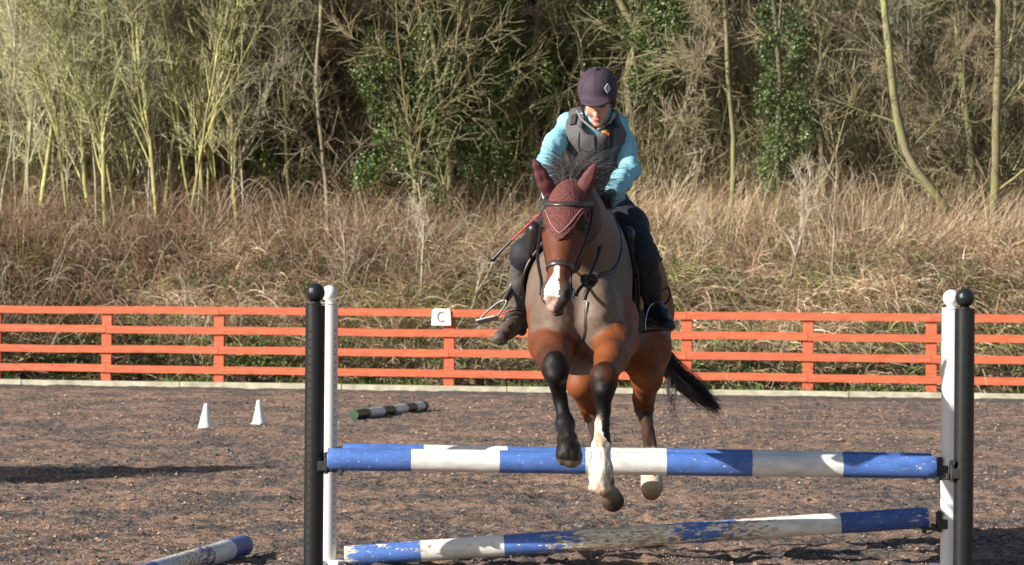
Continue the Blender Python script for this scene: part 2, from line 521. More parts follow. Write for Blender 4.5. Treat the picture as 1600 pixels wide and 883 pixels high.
def tussocks(nt_, per, x0, x1, v0, v1, Lr, wr, palfun, seed, hscale=1.0):
    r = np.random.default_rng(seed)
    x, y, v = zone_xy(nt_, x0, x1, v0, v1, r=r)
    n = nt_ * per
    X_ = np.repeat(x, per); Y_ = np.repeat(y, per)
    bx = X_ + r.normal(0, 0.09, n); by = Y_ + r.normal(0, 0.09, n)
    th = r.uniform(0, 2 * math.pi, n)
    la = np.repeat(r.normal(0.35, 0.5, nt_), per); lb = np.repeat(r.normal(-0.2, 0.4, nt_), per)
    el = r.uniform(0.5, 1.6, n) * np.repeat(r.uniform(0.5, 1.3, nt_), per)
    d0 = np.stack([np.cos(th) * 0.6 + la, np.sin(th) * 0.6 + lb, el], -1); d0 /= np.linalg.norm(d0, axis=1, keepdims=True)
    L = r.uniform(*Lr, n) * np.repeat(r.uniform(0.7, 1.3, nt_), per)
    bend = np.stack([d0[:, 0] * 1.2, d0[:, 1] * 1.2, -r.uniform(0.9, 2.6, n)], -1)
    tc = np.repeat(r.uniform(0.65, 1.25, (nt_, 1)), per, axis=0)
    col = palfun(bx, by, np.repeat(v, per), n, r) * tc
    return ribbons(np.stack([bx, by, bank_h(bx, by) - 0.02], -1), d0, bend, L, r.uniform(*wr, n), 5, r.normal(size=(n, 3)), col)

def pal_bank(x, y, v, n, r):
    w = np.clip((x + 7.5) / 4 + (fbm(x * 0.9, y * 0.9, 3, 11) - 0.5) * 2.4, .25, 1)      # left end browner
    straw = pick(STRAW, n, r); br = pick(BRAM, n, r); bw = pick(BROWN, n, r)
    sel = r.random(n)
    c = np.where((sel < 0.25 + 0.6 * w)[:, None], straw, np.where((sel < 0.9)[:, None], bw, br))
    c = np.where(((w < 0.45) & (r.random(n) < 0.55))[:, None], br, c)
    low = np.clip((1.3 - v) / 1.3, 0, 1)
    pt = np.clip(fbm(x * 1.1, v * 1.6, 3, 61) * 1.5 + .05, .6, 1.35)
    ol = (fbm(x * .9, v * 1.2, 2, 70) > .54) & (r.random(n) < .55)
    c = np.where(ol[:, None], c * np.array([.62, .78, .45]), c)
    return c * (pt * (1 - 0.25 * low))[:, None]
def pal_tall(x, y, v, n, r):
    w = np.clip((x + 6.0) / 5.0, .2, 1)
    c = np.where((r.random(n) < 0.15 + 0.6 * w)[:, None], pick(STRAW, n, r), pick(BROWN, n, r))
    pt = np.clip(fbm(x * .8, y * .8, 3, 31) * 1.4 + .05, .65, 1.35)
    ol = (fbm(x * .7, y * .7, 2, 40) > .56) & (r.random(n) < .5)
    c = np.where(ol[:, None], c * np.array([.7, .85, .6]), c)
    return c * pt[:, None]
parts = [
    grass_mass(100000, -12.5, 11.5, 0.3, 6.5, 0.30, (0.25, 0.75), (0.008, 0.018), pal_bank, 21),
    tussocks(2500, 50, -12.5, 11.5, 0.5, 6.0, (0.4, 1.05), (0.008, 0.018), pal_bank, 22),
    grass_mass(31000, -12.5, 11.5, 3.6, 9.0, 0.95, (0.35, 1.0), (0.006, 0.013), pal_tall, 23, (0.55, 0)),
    tussocks(420, 60, -9.5, 9.5, 3.8, 9.0, (0.5, 1.1), (0.006, 0.013), pal_tall, 25),
    grass_mass(4200, 1.2, 9.5, 4.5, 8.5, 2.0, (0.6, 1.35), (0.006, 0.011), lambda x, y, v, n, r: pick(STRAW, n, r), 24, (0.45, 0)),
    grass_mass(2500, -9.5, 1.2, 5.0, 8.5, 2.6, (0.7, 1.3), (0.005, 0.010), pal_tall, 26, (0.3, 0)),
]
V, F, C = join(parts)
o = mesh_np('dead_grass', V, F, veg_m, col=C, smooth=True)
tag(o, 'matted dead straw and brown grass covering the bank behind the fence', 'dead grass', kind='stuff')

# --- brambles on the left of the bank and thin brown stems everywhere
r = np.random.default_rng(31)
lines, rads, cols = [], [], []
for i in range(4200):
    if i < 2200: xx = r.uniform(-9.5, -1.0)
    else: xx = r.uniform(-9.5, 9.5)
    x, y, v = [q[0] for q in zone_xy(1, xx, xx + .01, 0.9, 9.0, r=r)]
    L = r.uniform(0.5, 1.5); th = r.uniform(0, 6.28); n = 7
    t = np.linspace(0, 1, n)
    hx = np.cos(th) * L * 0.8; hy = np.sin(th) * L * 0.8
    hz = r.uniform(0.3, 0.9) * L
    pz = hz * np.sin(t * r.uniform(1.6, 3.0))
    pts = np.stack([x + hx * t + r.normal(0, .015, n), y + hy * t, bank_h(x, y) + pz + r.normal(0, .012, n)], -1)
    lines.append(pts); rr = r.uniform(0.003, 0.007); rads.append(np.linspace(rr, rr * .5, n))
    cc = np.array(random.choice([(0.20, 0.12, 0.08), (0.30, 0.2, 0.13), (0.13, 0.08, 0.05), (0.42, 0.36, 0.27), (0.18, 0.09, 0.06)]))
    cols.append(cc * r.uniform(.8, 1.2))
V, F, C = tubes(lines, rads, 3, cols)
twig_m = vcol_mat('twig', 0.85, 0.15, 0.2, 12, rnd=0.0)
o = mesh_np('brambles', V, F, twig_m, col=C)
tag(o, 'arching brown bramble stems tangled through the dead grass of the bank', 'brambles', kind='stuff')

# --- green growth at the fence foot and in patches up the bank
def leaves(c, rad, n, size, pal, r, squash=(1, 1, 1)):
    """leaf quads (bent pairs) scattered in ellipsoid shell"""
    d = r.normal(size=(n, 3)); d /= np.linalg.norm(d, axis=1, keepdims=True)
    rr = r.uniform(0.25, 1, n) ** 0.5
    p = np.asarray(c) + d * rr[:, None] * rad * np.asarray(squash)
    a = r.normal(size=(n, 3)) + d * 0.7 + np.array([0, 0, .5]); a /= np.linalg.norm(a, axis=1, keepdims=True)
    t = np.cross(a, r.normal(size=(n, 3))); t /= np.linalg.norm(t, axis=1, keepdims=True)
    s = np.cross(a, t); h = (size * r.uniform(0.6, 1.3, n))[:, None]
    V = np.stack([p - t * h * .5, p + s * h * .36 - a * h * .08, p + t * h * .55, p - s * h * .36 - a * h * .08], 1).reshape(-1, 3)
    F = np.arange(n * 4).reshape(-1, 4)
    return V, F, np.repeat(pick(pal, n, r), 4, axis=0)
r = np.random.default_rng(41)
parts = []
x, y, v = zone_xy(24000, -9.5, 9.5, -0.1, 1.25, r=r)
keep = fbm(x * 1.3, y * 1.3, 3, 2) + r.normal(0, .05, len(x)) > 0.43
x, y, v = x[keep], y[keep], v[keep]; n = len(x)
d0 = np.stack([r.normal(0, .4, n), r.normal(0, .4, n), np.ones(n)], -1); d0 /= np.linalg.norm(d0, axis=1, keepdims=True)
parts.append(ribbons(np.stack([x, y, bank_h(x, y) - .01], -1), d0, r.normal(0, .5, (n, 3)), r.uniform(.06, .2, n), r.uniform(.008, .02, n), 3, r.normal(size=(n, 3)), pick(GREENS, n, r)))
for i in range(700):
    sel = r.random()
    if sel < 0.62: x, y, v = [q[0] for q in zone_xy(1, -9.5, 9.5, 0.5, 1.8, r=r)]
    else:
        x, y, v = [q[0] for q in zone_xy(1, *( (-6.5, -2.5) if r.random() < .6 else (2, 9.0)), 1.5, 5.5, r=r)]
    parts.append(leaves((x, y, bank_h(x, y) + .12), r.uniform(.12, .3), 70, 0.05, GREENS, r, (1.2, 1, .7)))
V, F, C = join(parts)
o = mesh_np('green_weeds', V, F, leaf_m, col=C, smooth=False)
tag(o, 'low green weeds and grass at the foot of the fence and bank', 'weeds', kind='stuff')

# --- loose clods of sand and rubber on the arena
r = np.random.default_rng(51)
n = 100000
yy = 11.5 + (r.random(n) ** 1.9) * 26; xx = r.uniform(-1, 1, n) * (yy * .185 + .3)
u_, v_ = uv_of(xx, yy); k_ = v_ < -.5; xx, yy = xx[k_], yy[k_]; n = len(xx)
sz = r.uniform(.0028, .0065, n) * (1 + 1.2 * (r.random(n) < .12)) * np.interp(yy, [12, 35], [1, 1.5])
zz = ground_h(xx, yy)
octa = np.array([(1, 0, 0), (0, 1, 0), (-1, 0, 0), (0, -1, 0), (0, 0, .8), (0, 0, -.5)], float)
th = r.uniform(0, 6.28, n); cs, sn = np.cos(th), np.sin(th)
O = octa[None] * r.uniform(.5, 1.35, (n, 6, 1))
Vx = (O[..., 0] * cs[:, None] - O[..., 1] * sn[:, None]) * sz[:, None] * 1.3 + xx[:, None]
Vy = (O[..., 0] * sn[:, None] + O[..., 1] * cs[:, None]) * sz[:, None] + yy[:, None]
Vz = O[..., 2] * sz[:, None] + zz[:, None] + sz[:, None] * .25
F8 = np.array([(0, 1, 4), (1, 2, 4), (2, 3, 4), (3, 0, 4), (1, 0, 5), (2, 1, 5), (3, 2, 5), (0, 3, 5)])
Fc = (F8[None] + (np.arange(n) * 6)[:, None, None]).reshape(-1, 3)
dark = fbm(xx * 1.3, yy * 1.3, 3, 9) + r.normal(0, .09, n) > .50
cc = np.where(dark[:, None], pick([(.05, .05, .055), (.10, .10, .11), (.16, .15, .15)], n, r), pick([(.34, .23, .17), (.27, .175, .13), (.38, .265, .20), (.18, .115, .085)], n, r))
clod_m = vcol_mat('clods', .95, .1, .2, 60)
o = mesh_np('loose_clods', np.stack([Vx, Vy, Vz], -1).reshape(-1, 3), Fc, clod_m, col=np.repeat(cc, 6, axis=0), smooth=False)
tag(o, 'loose crumbs of sand and shredded rubber scattered over the arena', 'loose surface', kind='stuff')
# ================================================================== TREES
bark_m = vcol_mat('bark', 0.9, 0.1, 0.35, 9, bmp=0.5, rnd=0.25, bdist=0.01, stretch=(1, 1, .35))
_nt = bark_m.node_tree; _b = _nt.nodes['Principled BSDF']; _c = _b.inputs['Base Color'].links[0].from_socket
_f = ramp(_nt, noise_n(_nt, 2.6, 5, .65, vec=objvec(_nt, (1, 1, .6))).outputs[0], [(.42, (0, 0, 0)), (.62, (.8, .8, .8))])
_nt.links.new(mixc(_nt, _f.outputs[0], _c, (.20, .165, .125)), _b.inputs['Base Color'])
twigs_m = vcol_mat('fine_twigs', 0.9, 0.1, 0.15, 5, rnd=0.22)
ivy_m = vcol_mat('ivy_leaf', 0.38, 0.45, 0.25, 3, transl=0.15, rnd=0.2)

def path_from(p0, d, L, n, wob, r, curl=0.0, grav=0.0):
    pts = [np.array(p0, float)]; d = np.array(d, float)
    c = r.normal(0, curl, 3)
    for i in range(n - 1):
        d = d + r.normal(0, wob, 3) + c + np.array([0, 0, grav]); d /= np.linalg.norm(d)
        pts.append(pts[-1] + d * L / (n - 1))
    return np.array(pts)
def along(pts, t):
    k = t * (len(pts) - 1); i = min(int(k), len(pts) - 2); f = k - i
    return pts[i] * (1 - f) + pts[i + 1] * f, (pts[i + 1] - pts[i]) / (np.linalg.norm(pts[i + 1] - pts[i]) + 1e-9)

def branchset(trunk, r0, r, nb, t0, Lb, ang, nsub, ntw, twL, wob, colb, colt, grav=0.02, curl=0.03, twr=0.004, side=None):
    """branches on a trunk -> (crown lines, rads, cols)"""
    Ls, Rs, Cs = [], [], []
    for i in range(nb):
        t = t0 + (1 - t0) * (i + r.random()) / nb
        t = min(t, 0.995)
        p, d = along(trunk, t)
        th = r.uniform(0, 2 * math.pi); a = R(ang) * r.uniform(.6, 1.4)
        q = np.cross(d, [math.cos(th), math.sin(th), 0.3]); q /= np.linalg.norm(q)
        bd = d * math.cos(a) + q * math.sin(a)
        L = Lb * r.uniform(.5, 1.2) * (1.15 - 0.75 * t)
        br = path_from(p, bd, L, 6, wob, r, curl, grav)
        rb = r0 * (1.1 - t) * r.uniform(.25, .5) + 0.004
        Ls.append(br); Rs.append(np.linspace(rb, 0.004, 6)); Cs.append(np.array(colb) * r.uniform(.8, 1.2))
        for j in range(nsub):
            ts = r.uniform(.15, 1.0); ps, ds = along(br, ts)
            q = r.normal(size=3); q -= ds * q.dot(ds); q /= np.linalg.norm(q)
            a = R(r.uniform(20, 60))
            sd = ds * math.cos(a) + q * math.sin(a)
            sb = path_from(ps, sd, L * r.uniform(.25, .6), 5, wob * 1.3, r, curl, grav)
            Ls.append(sb); Rs.append(np.linspace(max(twr, rb * .35), twr * .7, 5)); Cs.append((np.array(colb) * .5 + np.array(colt) * .5) * r.uniform(.8, 1.25))
            for k in range(ntw):
                pt, dt = along(sb, r.uniform(.1, 1.0))
                q = r.normal(size=3); q -= dt * q.dot(dt); q /= np.linalg.norm(q)
                a = R(r.uniform(15, 60))
                tw = path_from(pt, dt * math.cos(a) + q * math.sin(a), twL * r.uniform(.5, 1.3), 4, wob * 1.5, r, 0, grav)
                Ls.append(tw); Rs.append(np.linspace(twr, twr * .5, 4)); Cs.append(np.array(colt) * r.uniform(.7, 1.3))
    return Ls, Rs, Cs

KINDS_ = {
 # H, r0, wob, nb, t0, Lb, ang, nsub, ntw, twL, colb(trunk), colt, grav
 'young':  dict(H=7.5, r0=.027, wob=.07, nb=20, t0=.14, Lb=1.9, ang=21, nsub=6, ntw=6, twL=.40, cb=(.48, .48, .20), ct=(.46, .47, .29), grav=.06, twr=.0055),
 'pale':   dict(H=7.5, r0=.021, wob=.07, nb=20, t0=.14, Lb=1.6, ang=18, nsub=6, ntw=6, twL=.38, cb=(.54, .53, .38), ct=(.47, .47, .34), grav=.07, twr=.0055),
 'mossy':  dict(H=8.0, r0=.075, wob=.07, nb=18, t0=.12, Lb=2.3, ang=46, nsub=6, ntw=6, twL=.42, cb=(.22, .22, .105), ct=(.33, .30, .19), grav=0.02, twr=.006),
 'brown':  dict(H=7.0, r0=.05, wob=.10, nb=20, t0=.06, Lb=2.0, ang=46, nsub=7, ntw=7, twL=.42, cb=(.27, .25, .16), ct=(.34, .29, .20), grav=0.02, twr=.0065),
}
def build_tree(kind, seed, trunk=None, r0=None, H=None, trad=None, scale_b=1.0, nb=None):
    K = KINDS_[kind]; r = np.random.default_rng(seed)
    H = H or K['H']; r0 = r0 or K['r0']
    if trunk is None:
        trunk = path_from((0, 0, -.15), (r.normal(0, .08), r.normal(0, .06), 1), H, 14, K['wob'], r, .01, .02)
    n = len(trunk)
    tl = [trunk]; tr = [trad if trad is not None else np.linspace(r0, r0 * .22, n)]
    tc = [np.array(K['cb']) * np.linspace(.75, 1.15, n)[:, None] * r.uniform(.85, 1.15, (n, 1))]
    # forks belong to the trunk part
    for k in range(r.integers(0, 3)):
        p, d = along(trunk, r.uniform(.2, .6)); th = r.uniform(0, 6.28)
        fk = path_from(p, d + .45 * np.array([math.cos(th), math.sin(th), 0]), H * .45, 8, K['wob'], r, .01, .03)
        tl.append(fk); tr.append(np.linspace(r0 * .5, r0 * .12, 8)); tc.append(np.tile(np.array(K['cb']), (8, 1)))
    Ls, Rs, Cs = branchset(trunk, r0, r, nb or K['nb'], K['t0'], K['Lb'] * scale_b, K['ang'], K['nsub'], K['ntw'], K['twL'], .10, K['cb'], K['ct'], K['grav'], twr=K['twr'])
    for f in tl[1:]:
        a, b_, c_ = branchset(f, r0 * .5, r, 6, .2, K['Lb'] * .7, K['ang'], K['nsub'], K['ntw'], K['twL'], .10, K['cb'], K['ct'], K['grav'], twr=K['twr'])
        Ls += a; Rs += b_; Cs += c_
    return tubes(tl, tr, 7, tc), tubes(Ls, Rs, 3, Cs), trunk

def ivy_on(line, n, rad, r, size=.07, t0=0.0, t1=1.0, clump=26):
    parts = []
    for i in range(clump):
        p, _ = along(line, r.uniform(t0, t1))
        c = p + r.normal(0, rad * .55, 3) * np.array([1, 1, .8])
        parts.append(leaves(c, rad * r.uniform(.35, .8), n // clump, size, IVY, r, (1, 1, .8)))
    return join(parts)
IVY = [(0.085, 0.14, 0.038), (0.11, 0.18, 0.05), (0.17, 0.25, 0.075), (0.06, 0.10, 0.03), (0.24, 0.30, 0.14)]

def tree_obj(name, data, label, loc=(0, 0, 0), group=None, ivy=None, origin=None):
    root = empty(name, loc if origin is None else origin, label, 'tree', group)
    (V, F, C), (V2, F2, C2), _ = data
    og = origin
    mesh_np('trunk', V, F, bark_m, root, C, origin=og)
    mesh_np('crown', V2, F2, twigs_m, root, C2, origin=og)
    if ivy is not None:
        V, F, C = ivy
        mesh_np('ivy', V, F, ivy_m, root, C, smooth=False, origin=og)
    return root
def dup(root, loc, rz, sc=(1, 1, 1), label=None, group=None):
    c = root.copy(); COL.objects.link(c)
    c.location = loc; c.rotation_euler = (0, 0, rz); c.scale = sc
    if label: c['label'] = label
    if group: c['group'] = group
    for ch in list(root.children):
        d = ch.copy(); COL.objects.link(d); d.parent = c
    return c

r = np.random.default_rng(77)
def gpos(px, v, r=r):
    """a spot on the bank at fence distance v that stands in photo column px"""
    Y = 41.0 + v
    for _ in range(4):
        x = (px - 800) / FPX * Y
        Y = FA2[1] + (v - (x - FA2[0]) * FV[0]) / FV[1]
    x = (px - 800) / FPX * Y
    return x, Y, float(bank_h(np.array(x), np.array(Y)))

LBL = {
 'young': ('thin bare young tree with yellow-green lichened stems in the thicket at the left', 'lichened young trees of the left thicket'),
 'pale': ('slim pale grey sapling-like tree with fine upright twigs among the left thicket', 'pale slim trees of the left thicket'),
 'mossy': ('bare mossy woodland tree with spreading limbs behind the tall dead grass', 'mossy bare trees of the wood'),
 'brown': ('bare brown twiggy tree in the tangled wood behind the bank', 'brown twiggy trees of the wood'),
}
protos = {}
for kind, cnt in (('young', 4), ('pale', 3), ('mossy', 3), ('brown', 4)):
    protos[kind] = [build_tree(kind, 100 + 7 * i + len(kind) * 31) for i in range(cnt)]
first = {}
placed = []
def place(kind, px, v, s=1.0, name=None):
    i = int(r.integers(0, len(protos[kind])))
    x, y, z = gpos(px, v)
    nm = {'young': 'young_tree', 'pale': 'slim_tree', 'mossy': 'mossy_tree', 'brown': 'twiggy_tree'}[kind]
    lb, gr = LBL[kind]
    if kind in ('young', 'pale') and px < 485:
        zone = "left end of the thicket" if px < 120 else "left half of the thicket" if px < 240 else "right half of the thicket" if px < 400 else "right edge of the thicket"
    else:
        zone = 'behind the pale thicket' if px < 430 else 'left of the rider' if px < 860 else 'right of the rider' if px < 1230 else 'near the bent trunk' if px < 1450 else 'at the wood right end'
    dpt = 'front row' if v < 9 else 'middle row' if v < 12.5 else 'back row'
    adj = {'young': 'lichened young tree', 'pale': 'slim pale-grey tree', 'mossy': 'mossy spreading tree', 'brown': 'brown twiggy tree'}[kind]
    lb = adj + ', ' + dpt + ', ' + zone
    gr = {'young': 'lichened young trees', 'pale': 'slim pale trees', 'mossy': 'mossy spreading trees', 'brown': 'brown twiggy trees'}[kind] + ' ' + zone
    rz = r.uniform(0, 6.28); sc = s * r.uniform(.85, 1.15)
    if (kind, i) not in first:
        o = tree_obj(nm, protos[kind][i], lb, (x, y, z), gr)
        o.rotation_euler = (0, 0, rz); o.scale = (sc, sc, sc)
        first[(kind, i)] = o
    else:
        o = dup(first[(kind, i)], (x, y, z), rz, (sc, sc, sc * r.uniform(.95, 1.1)), lb, gr)
    placed.append((px, o))
    return o

for i in range(66): place('young', r.uniform(-60, 455), r.uniform(5.6, 14))
for i in range(84): place('pale', r.uniform(-60, 480), r.uniform(5.5, 14))
for i in range(9): place('brown', r.uniform(-420, -90), r.uniform(10, 17), 1.1)
for i in range(7): place('pale', r.uniform(-330, -80), r.uniform(7, 14))
for i in range(42): place('pale', r.uniform(490, 1650), r.uniform(7.5, 15))
for i in range(16): place('mossy', r.uniform(440, 1650), r.uniform(8, 14))
for i in range(7): place('brown', r.uniform(430, 580), r.uniform(6.6, 8.6), .85)
for i in range(46): place('brown', r.uniform(430, 1660), r.uniform(8.5, 17))
for i in range(16): place('brown', r.uniform(-40, 480), r.uniform(12, 18), 1.1)
for i in range(6): place('brown', r.uniform(1000, 1660), r.uniform(7.5, 10), 0.7)

ORD = ['leftmost', 'second from left', 'third from left', 'fourth from left', 'fifth from left', 'sixth from left', 'seventh from left', 'eighth from left', 'ninth from left', 'tenth from left', 'eleventh from left', 'twelfth from left', 'thirteenth from left', 'fourteenth from left', 'fifteenth from left', 'sixteenth from left', 'seventeenth from left', 'eighteenth from left', 'nineteenth from left', 'twentieth from left', 'fourth from right', 'third from right', 'second from right', 'rightmost']
byl = {}
for px, o in placed: byl.setdefault(o['label'], []).append((px, o))
for lb, lst in byl.items():
    if len(lst) > 1:
        for k, (px, o) in enumerate(sorted(lst, key=lambda t: t[0])):
            o['label'] = lb + ', ' + ORD[k] if len(lst) <= 20 or k < 16 else ORD[24 - (len(lst) - k)] if len(lst) - k <= 4 else ORD[min(k, 19)]

# --- trees one can tell apart, each with its own trunk line (photo columns used as a survey)
def feature(pts, v, rpx, kind, label, seed, name='woodland_tree', nb=None, scale_b=.8, ivy=None):
    if kind != 'young': v = v - 1.7
    base = gpos(pts[0][0], v)
    line = []
    rr_ = np.random.default_rng(seed)
    Yd = base[1]
    for k, (px, py) in enumerate(pts):
        q = P(px, py, Yd + rr_.normal(0, .12) + k * .02); line.append(q)
    line = [np.array([line[0][0] - (line[1][0]-line[0][0])*.1, line[0][1], min(base[2], line[0][2]) - .2])] + line
    # extend above the frame
    top = line[-1]; d = (line[-1] - line[-2]); d /= np.linalg.norm(d)
    for k in range(3): line.append(line[-1] + (d * .7 + np.array([rr_.normal(0, .15), rr_.normal(0, .1), .35])) * 1.0)
    line = np.array(line)
    # resample
    seg = np.r_[0, np.cumsum(np.linalg.norm(np.diff(line, axis=0), axis=1))]
    tt = np.linspace(0, seg[-1], 24)
    L2 = np.stack([np.interp(tt, seg, line[:, k]) for k in range(3)], -1)
    L2 += np.cumsum(rr_.normal(0, .008, L2.shape), axis=0)
    r0 = rpx / FPX * Yd
    org = L2[0].copy()
    data = build_tree(kind, seed, trunk=L2, r0=r0, H=seg[-1], trad=np.linspace(r0 * 1.15, r0 * .55, 24) * rr_.uniform(.9, 1.1, 24), scale_b=scale_b, nb=nb)
    iv = None
    if ivy:
        iv = join([leaves(P(px, py, Yd + rr_.uniform(-.4, 1.0)), rad * 1.05, int(nl * .8), .048, IVY, rr_, (.8, .8, 1.3)) for (px, py, rad, nl) in ivy])
    return tree_obj(name, data, label, ivy=iv, origin=org)

def ivy_blob(x0, x1, y0, y1, n, rad, nl, seed):
    q = np.random.default_rng(seed)
    return [(q.uniform(x0, x1), q.uniform(y0, y1), rad * q.uniform(.5, 1.2), int(nl * q.uniform(.6, 1.3))) for _ in range(int(n * 1.6))]

feature([(1490, 346), (1461, 300), (1433, 268), (1413, 231), (1396, 160), (1386, 68), (1380, 0)], 8.3, 7, 'mossy', 'thick mossy trunk bending sharply left as it rises, near the right edge', 301, nb=10)
feature([(1553, 340), (1553, 200), (1556, 60), (1558, 0)], 8.8, 7, 'mossy', 'straight olive trunk standing upright nearest the right edge of the wood', 302, nb=9)
feature([(1520, 320), (1513, 190), (1503, 163), (1501, 100), (1492, 0)], 9.5, 6, 'mossy', 'kinked mossy trunk between the bent trunk and the straight right-hand one', 303, nb=9)
feature([(1440, 310), (1435, 170), (1430, 60), (1428, 0)], 10, 5, 'mossy', 'upright mossy trunk just behind the sharply bent trunk at the right', 304, nb=9)
feature([(992, 300), (991, 204), (984, 153), (980, 109), (997, 78), (991, 34), (970, 7)], 8.6, 7, 'mossy', 'crooked pale trunk with an ivy crown right of the riding helmet', 305, nb=8,
        ivy=ivy_blob(985, 1070, -30, 130, 40, .30, 240, 5) + ivy_blob(930, 1010, -20, 60, 10, .3, 200, 6))
feature([(648, 330), (645, 289), (638, 248), (628, 211), (607, 153), (594, 78), (580, 7)], 8.2, 4.5, 'mossy', 'slim mossy tree leaning left in front of dark ivy, left of centre', 306, nb=8,
        ivy=ivy_blob(556, 612, -20, 300, 26, .30, 240, 7) + ivy_blob(622, 662, 20, 310, 18, .28, 230, 77))
feature([(700, 330), (702, 292), (701, 231), (692, 177), (684, 136), (675, 65), (662, 10)], 8.0, 4.8, 'mossy', 'slim sunlit mossy tree with a gentle bow, above the letter C marker', 307, nb=8,
        ivy=ivy_blob(664, 712, -20, 310, 24, .26, 220, 8))
feature([(640, 330), (634, 220), (631, 177), (621, 112), (618, 30)], 8.6, 3.6, 'mossy', 'thin dark mossy tree crossing behind the left-leaning one', 308, nb=6)
feature([(512, 330), (509, 289), (498, 204), (492, 120), (500, 20)], 7.4, 3.4, 'brown', 'thin brown-barked tree right of the pale thicket edge', 309, nb=9)
feature([(780, 340), (775, 220), (768, 90), (770, 0)], 9.2, 5, 'mossy', 'upright tree clothed in bright ivy just left of the rider', 310, nb=6,
        ivy=ivy_blob(728, 806, -30, 290, 52, .30, 250, 9))
feature([(835, 330), (838, 220), (830, 120), (842, 0)], 9.6, 5, 'brown', 'brown tree with patchy ivy low down directly left of the turquoise sleeve', 311, nb=9,
        ivy=ivy_blob(812, 872, 60, 280, 22, .26, 200, 10))
feature([(1222, 340), (1215, 230), (1220, 120), (1210, 0)], 8.4, 4.5, 'mossy', 'tree clad in bright ivy from foot to top midway between rider and right edge', 312, nb=7,
        ivy=ivy_blob(1190, 1265, 20, 300, 40, .25, 230, 11))
feature([(1142, 320), (1143, 215), (1134, 110), (1130, 40), (1128, 0)], 8.0, 4, 'mossy', 'yellowish slim trunk in brown scrub right of the rider', 313, nb=10)
feature([(1290, 330), (1283, 190), (1282, 150), (1275, 20)], 8.7, 4.5, 'mossy', 'pale mossy trunk right of the ivy-clad tree, forked near its foot', 314, nb=9)
feature([(910, 320), (905, 230), (915, 100), (908, 0)], 9.8, 5, 'mossy', 'ivy-hung trunk rising directly behind the rider', 315, nb=7,
        ivy=ivy_blob(850, 940, -20, 120, 34, .3, 220, 12))
feature([(418, 330), (410, 200), (405, 100), (398, 0)], 8.8, 4, 'mossy', 'green-leaved ivy tree at the right end of the pale thicket', 316, nb=7,
        ivy=ivy_blob(385, 480, 10, 320, 34, .22, 160, 13))
lt = [( 45, 200, 3.6), (82, 240, 4), (128, 280, 3.4), (165, 250, 3.6), (232, 250, 3.4), (272, 240, 3.6), (312, 260, 3.0), (365, 240, 3.2)]
wordy = ['leftmost thick lichened stem in the left thicket', 'yellow lichened stem, second thick one from the left', 'third thick yellow stem from the left of the thicket',
         'fourth thick yellow stem in from the left', 'middle thick lichened stem of the left thicket, fifth from the left', 'sixth thick lichened stem from the left of the thicket',
         'seventh lichened stem from the left, right half of the thicket', 'rightmost thick lichened stem of the left thicket']
for i, (bx, _, rp) in enumerate(lt):
    q = np.random.default_rng(500 + i)
    sl = q.uniform(-18, 26)
    feature([(bx - sl, 385), (bx - sl * .5, 290), (bx, 200), (bx + sl * .7, 100), (bx + sl, 0)], 5.4 + q.uniform(0, 1.6), rp, 'young', wordy[i], 500 + i, name='young_tree', nb=14, scale_b=.8)

# --- bare pale saplings in front, on the grass bank
KINDS_['sap'] = dict(H=2.0, r0=.011, wob=.06, nb=9, t0=.3, Lb=.7, ang=35, nsub=3, ntw=2, twL=.2, cb=(.42, .38, .30), ct=(.40, .34, .27), grav=.03, twr=.0035)
def sapling(pts, v, rpx, label, seed):
    Yd = gpos(pts[0][0], v)[1]; q = np.random.default_rng(seed)
    line = np.array([P(px, py, Yd + q.normal(0, .03)) for px, py in pts])
    line[0][2] = min(line[0][2], float(bank_h(np.array(line[0][0]), np.array(line[0][1]))) - .05)
    seg = np.r_[0, np.cumsum(np.linalg.norm(np.diff(line, axis=0), axis=1))]
    tt = np.linspace(0, seg[-1], 14)
    L2 = np.stack([np.interp(tt, seg, line[:, k]) for k in range(3)], -1) + q.normal(0, .006, (14, 3))
    data = build_tree('sap', seed, trunk=L2, r0=rpx / FPX * Yd, H=seg[-1], trad=np.linspace(rpx, rpx * .4, 14) / FPX * Yd)
    return tree_obj('sapling', data, label, origin=L2[0].copy())
sapling([(655, 480), (660, 420), (662, 370), (660, 330), (652, 285)], 2.6, 2.4, 'bare pale forked sapling on the bank left of the C marker', 601)
sapling([(1298, 460), (1302, 400), (1304, 330), (1308, 255)], 3.0, 2.2, 'tall pale straight sapling on the right of the bank, left of the fence stand', 602)
sapling([(1228, 440), (1243, 400), (1255, 365), (1268, 320), (1280, 290)], 3.3, 2.3, 'pale sapling leaning right, beside the tall straight one', 603)
sapling([(1250, 360), (1252, 320), (1250, 262)], 5.6, 1.8, 'thin grey sapling in the tall grass behind the leaning one', 604)
sapling([(1095, 440), (1100, 380), (1102, 330)], 3.4, 1.6, 'short thin sapling in the grass right of the horse', 605)
sapling([(1038, 370), (1050, 320), (1075, 275), (1090, 255)], 5.2, 2.0, 'pale sapling leaning right just beside the rider', 606)
sapling([(728, 482), (745, 455), (762, 430), (778, 395)], 2.4, 2.2, 'pale bent stick leaning toward the riding whip', 607)
sapling([(540, 475), (538, 420), (536, 330)], 3.0, 1.5, 'thin upright sapling just right of the left jump stands', 608)
sapling([(288, 590), (291, 520), (288, 440)], 1.2, 1.6, 'thin pale stem rising behind the left end of the fence', 609)

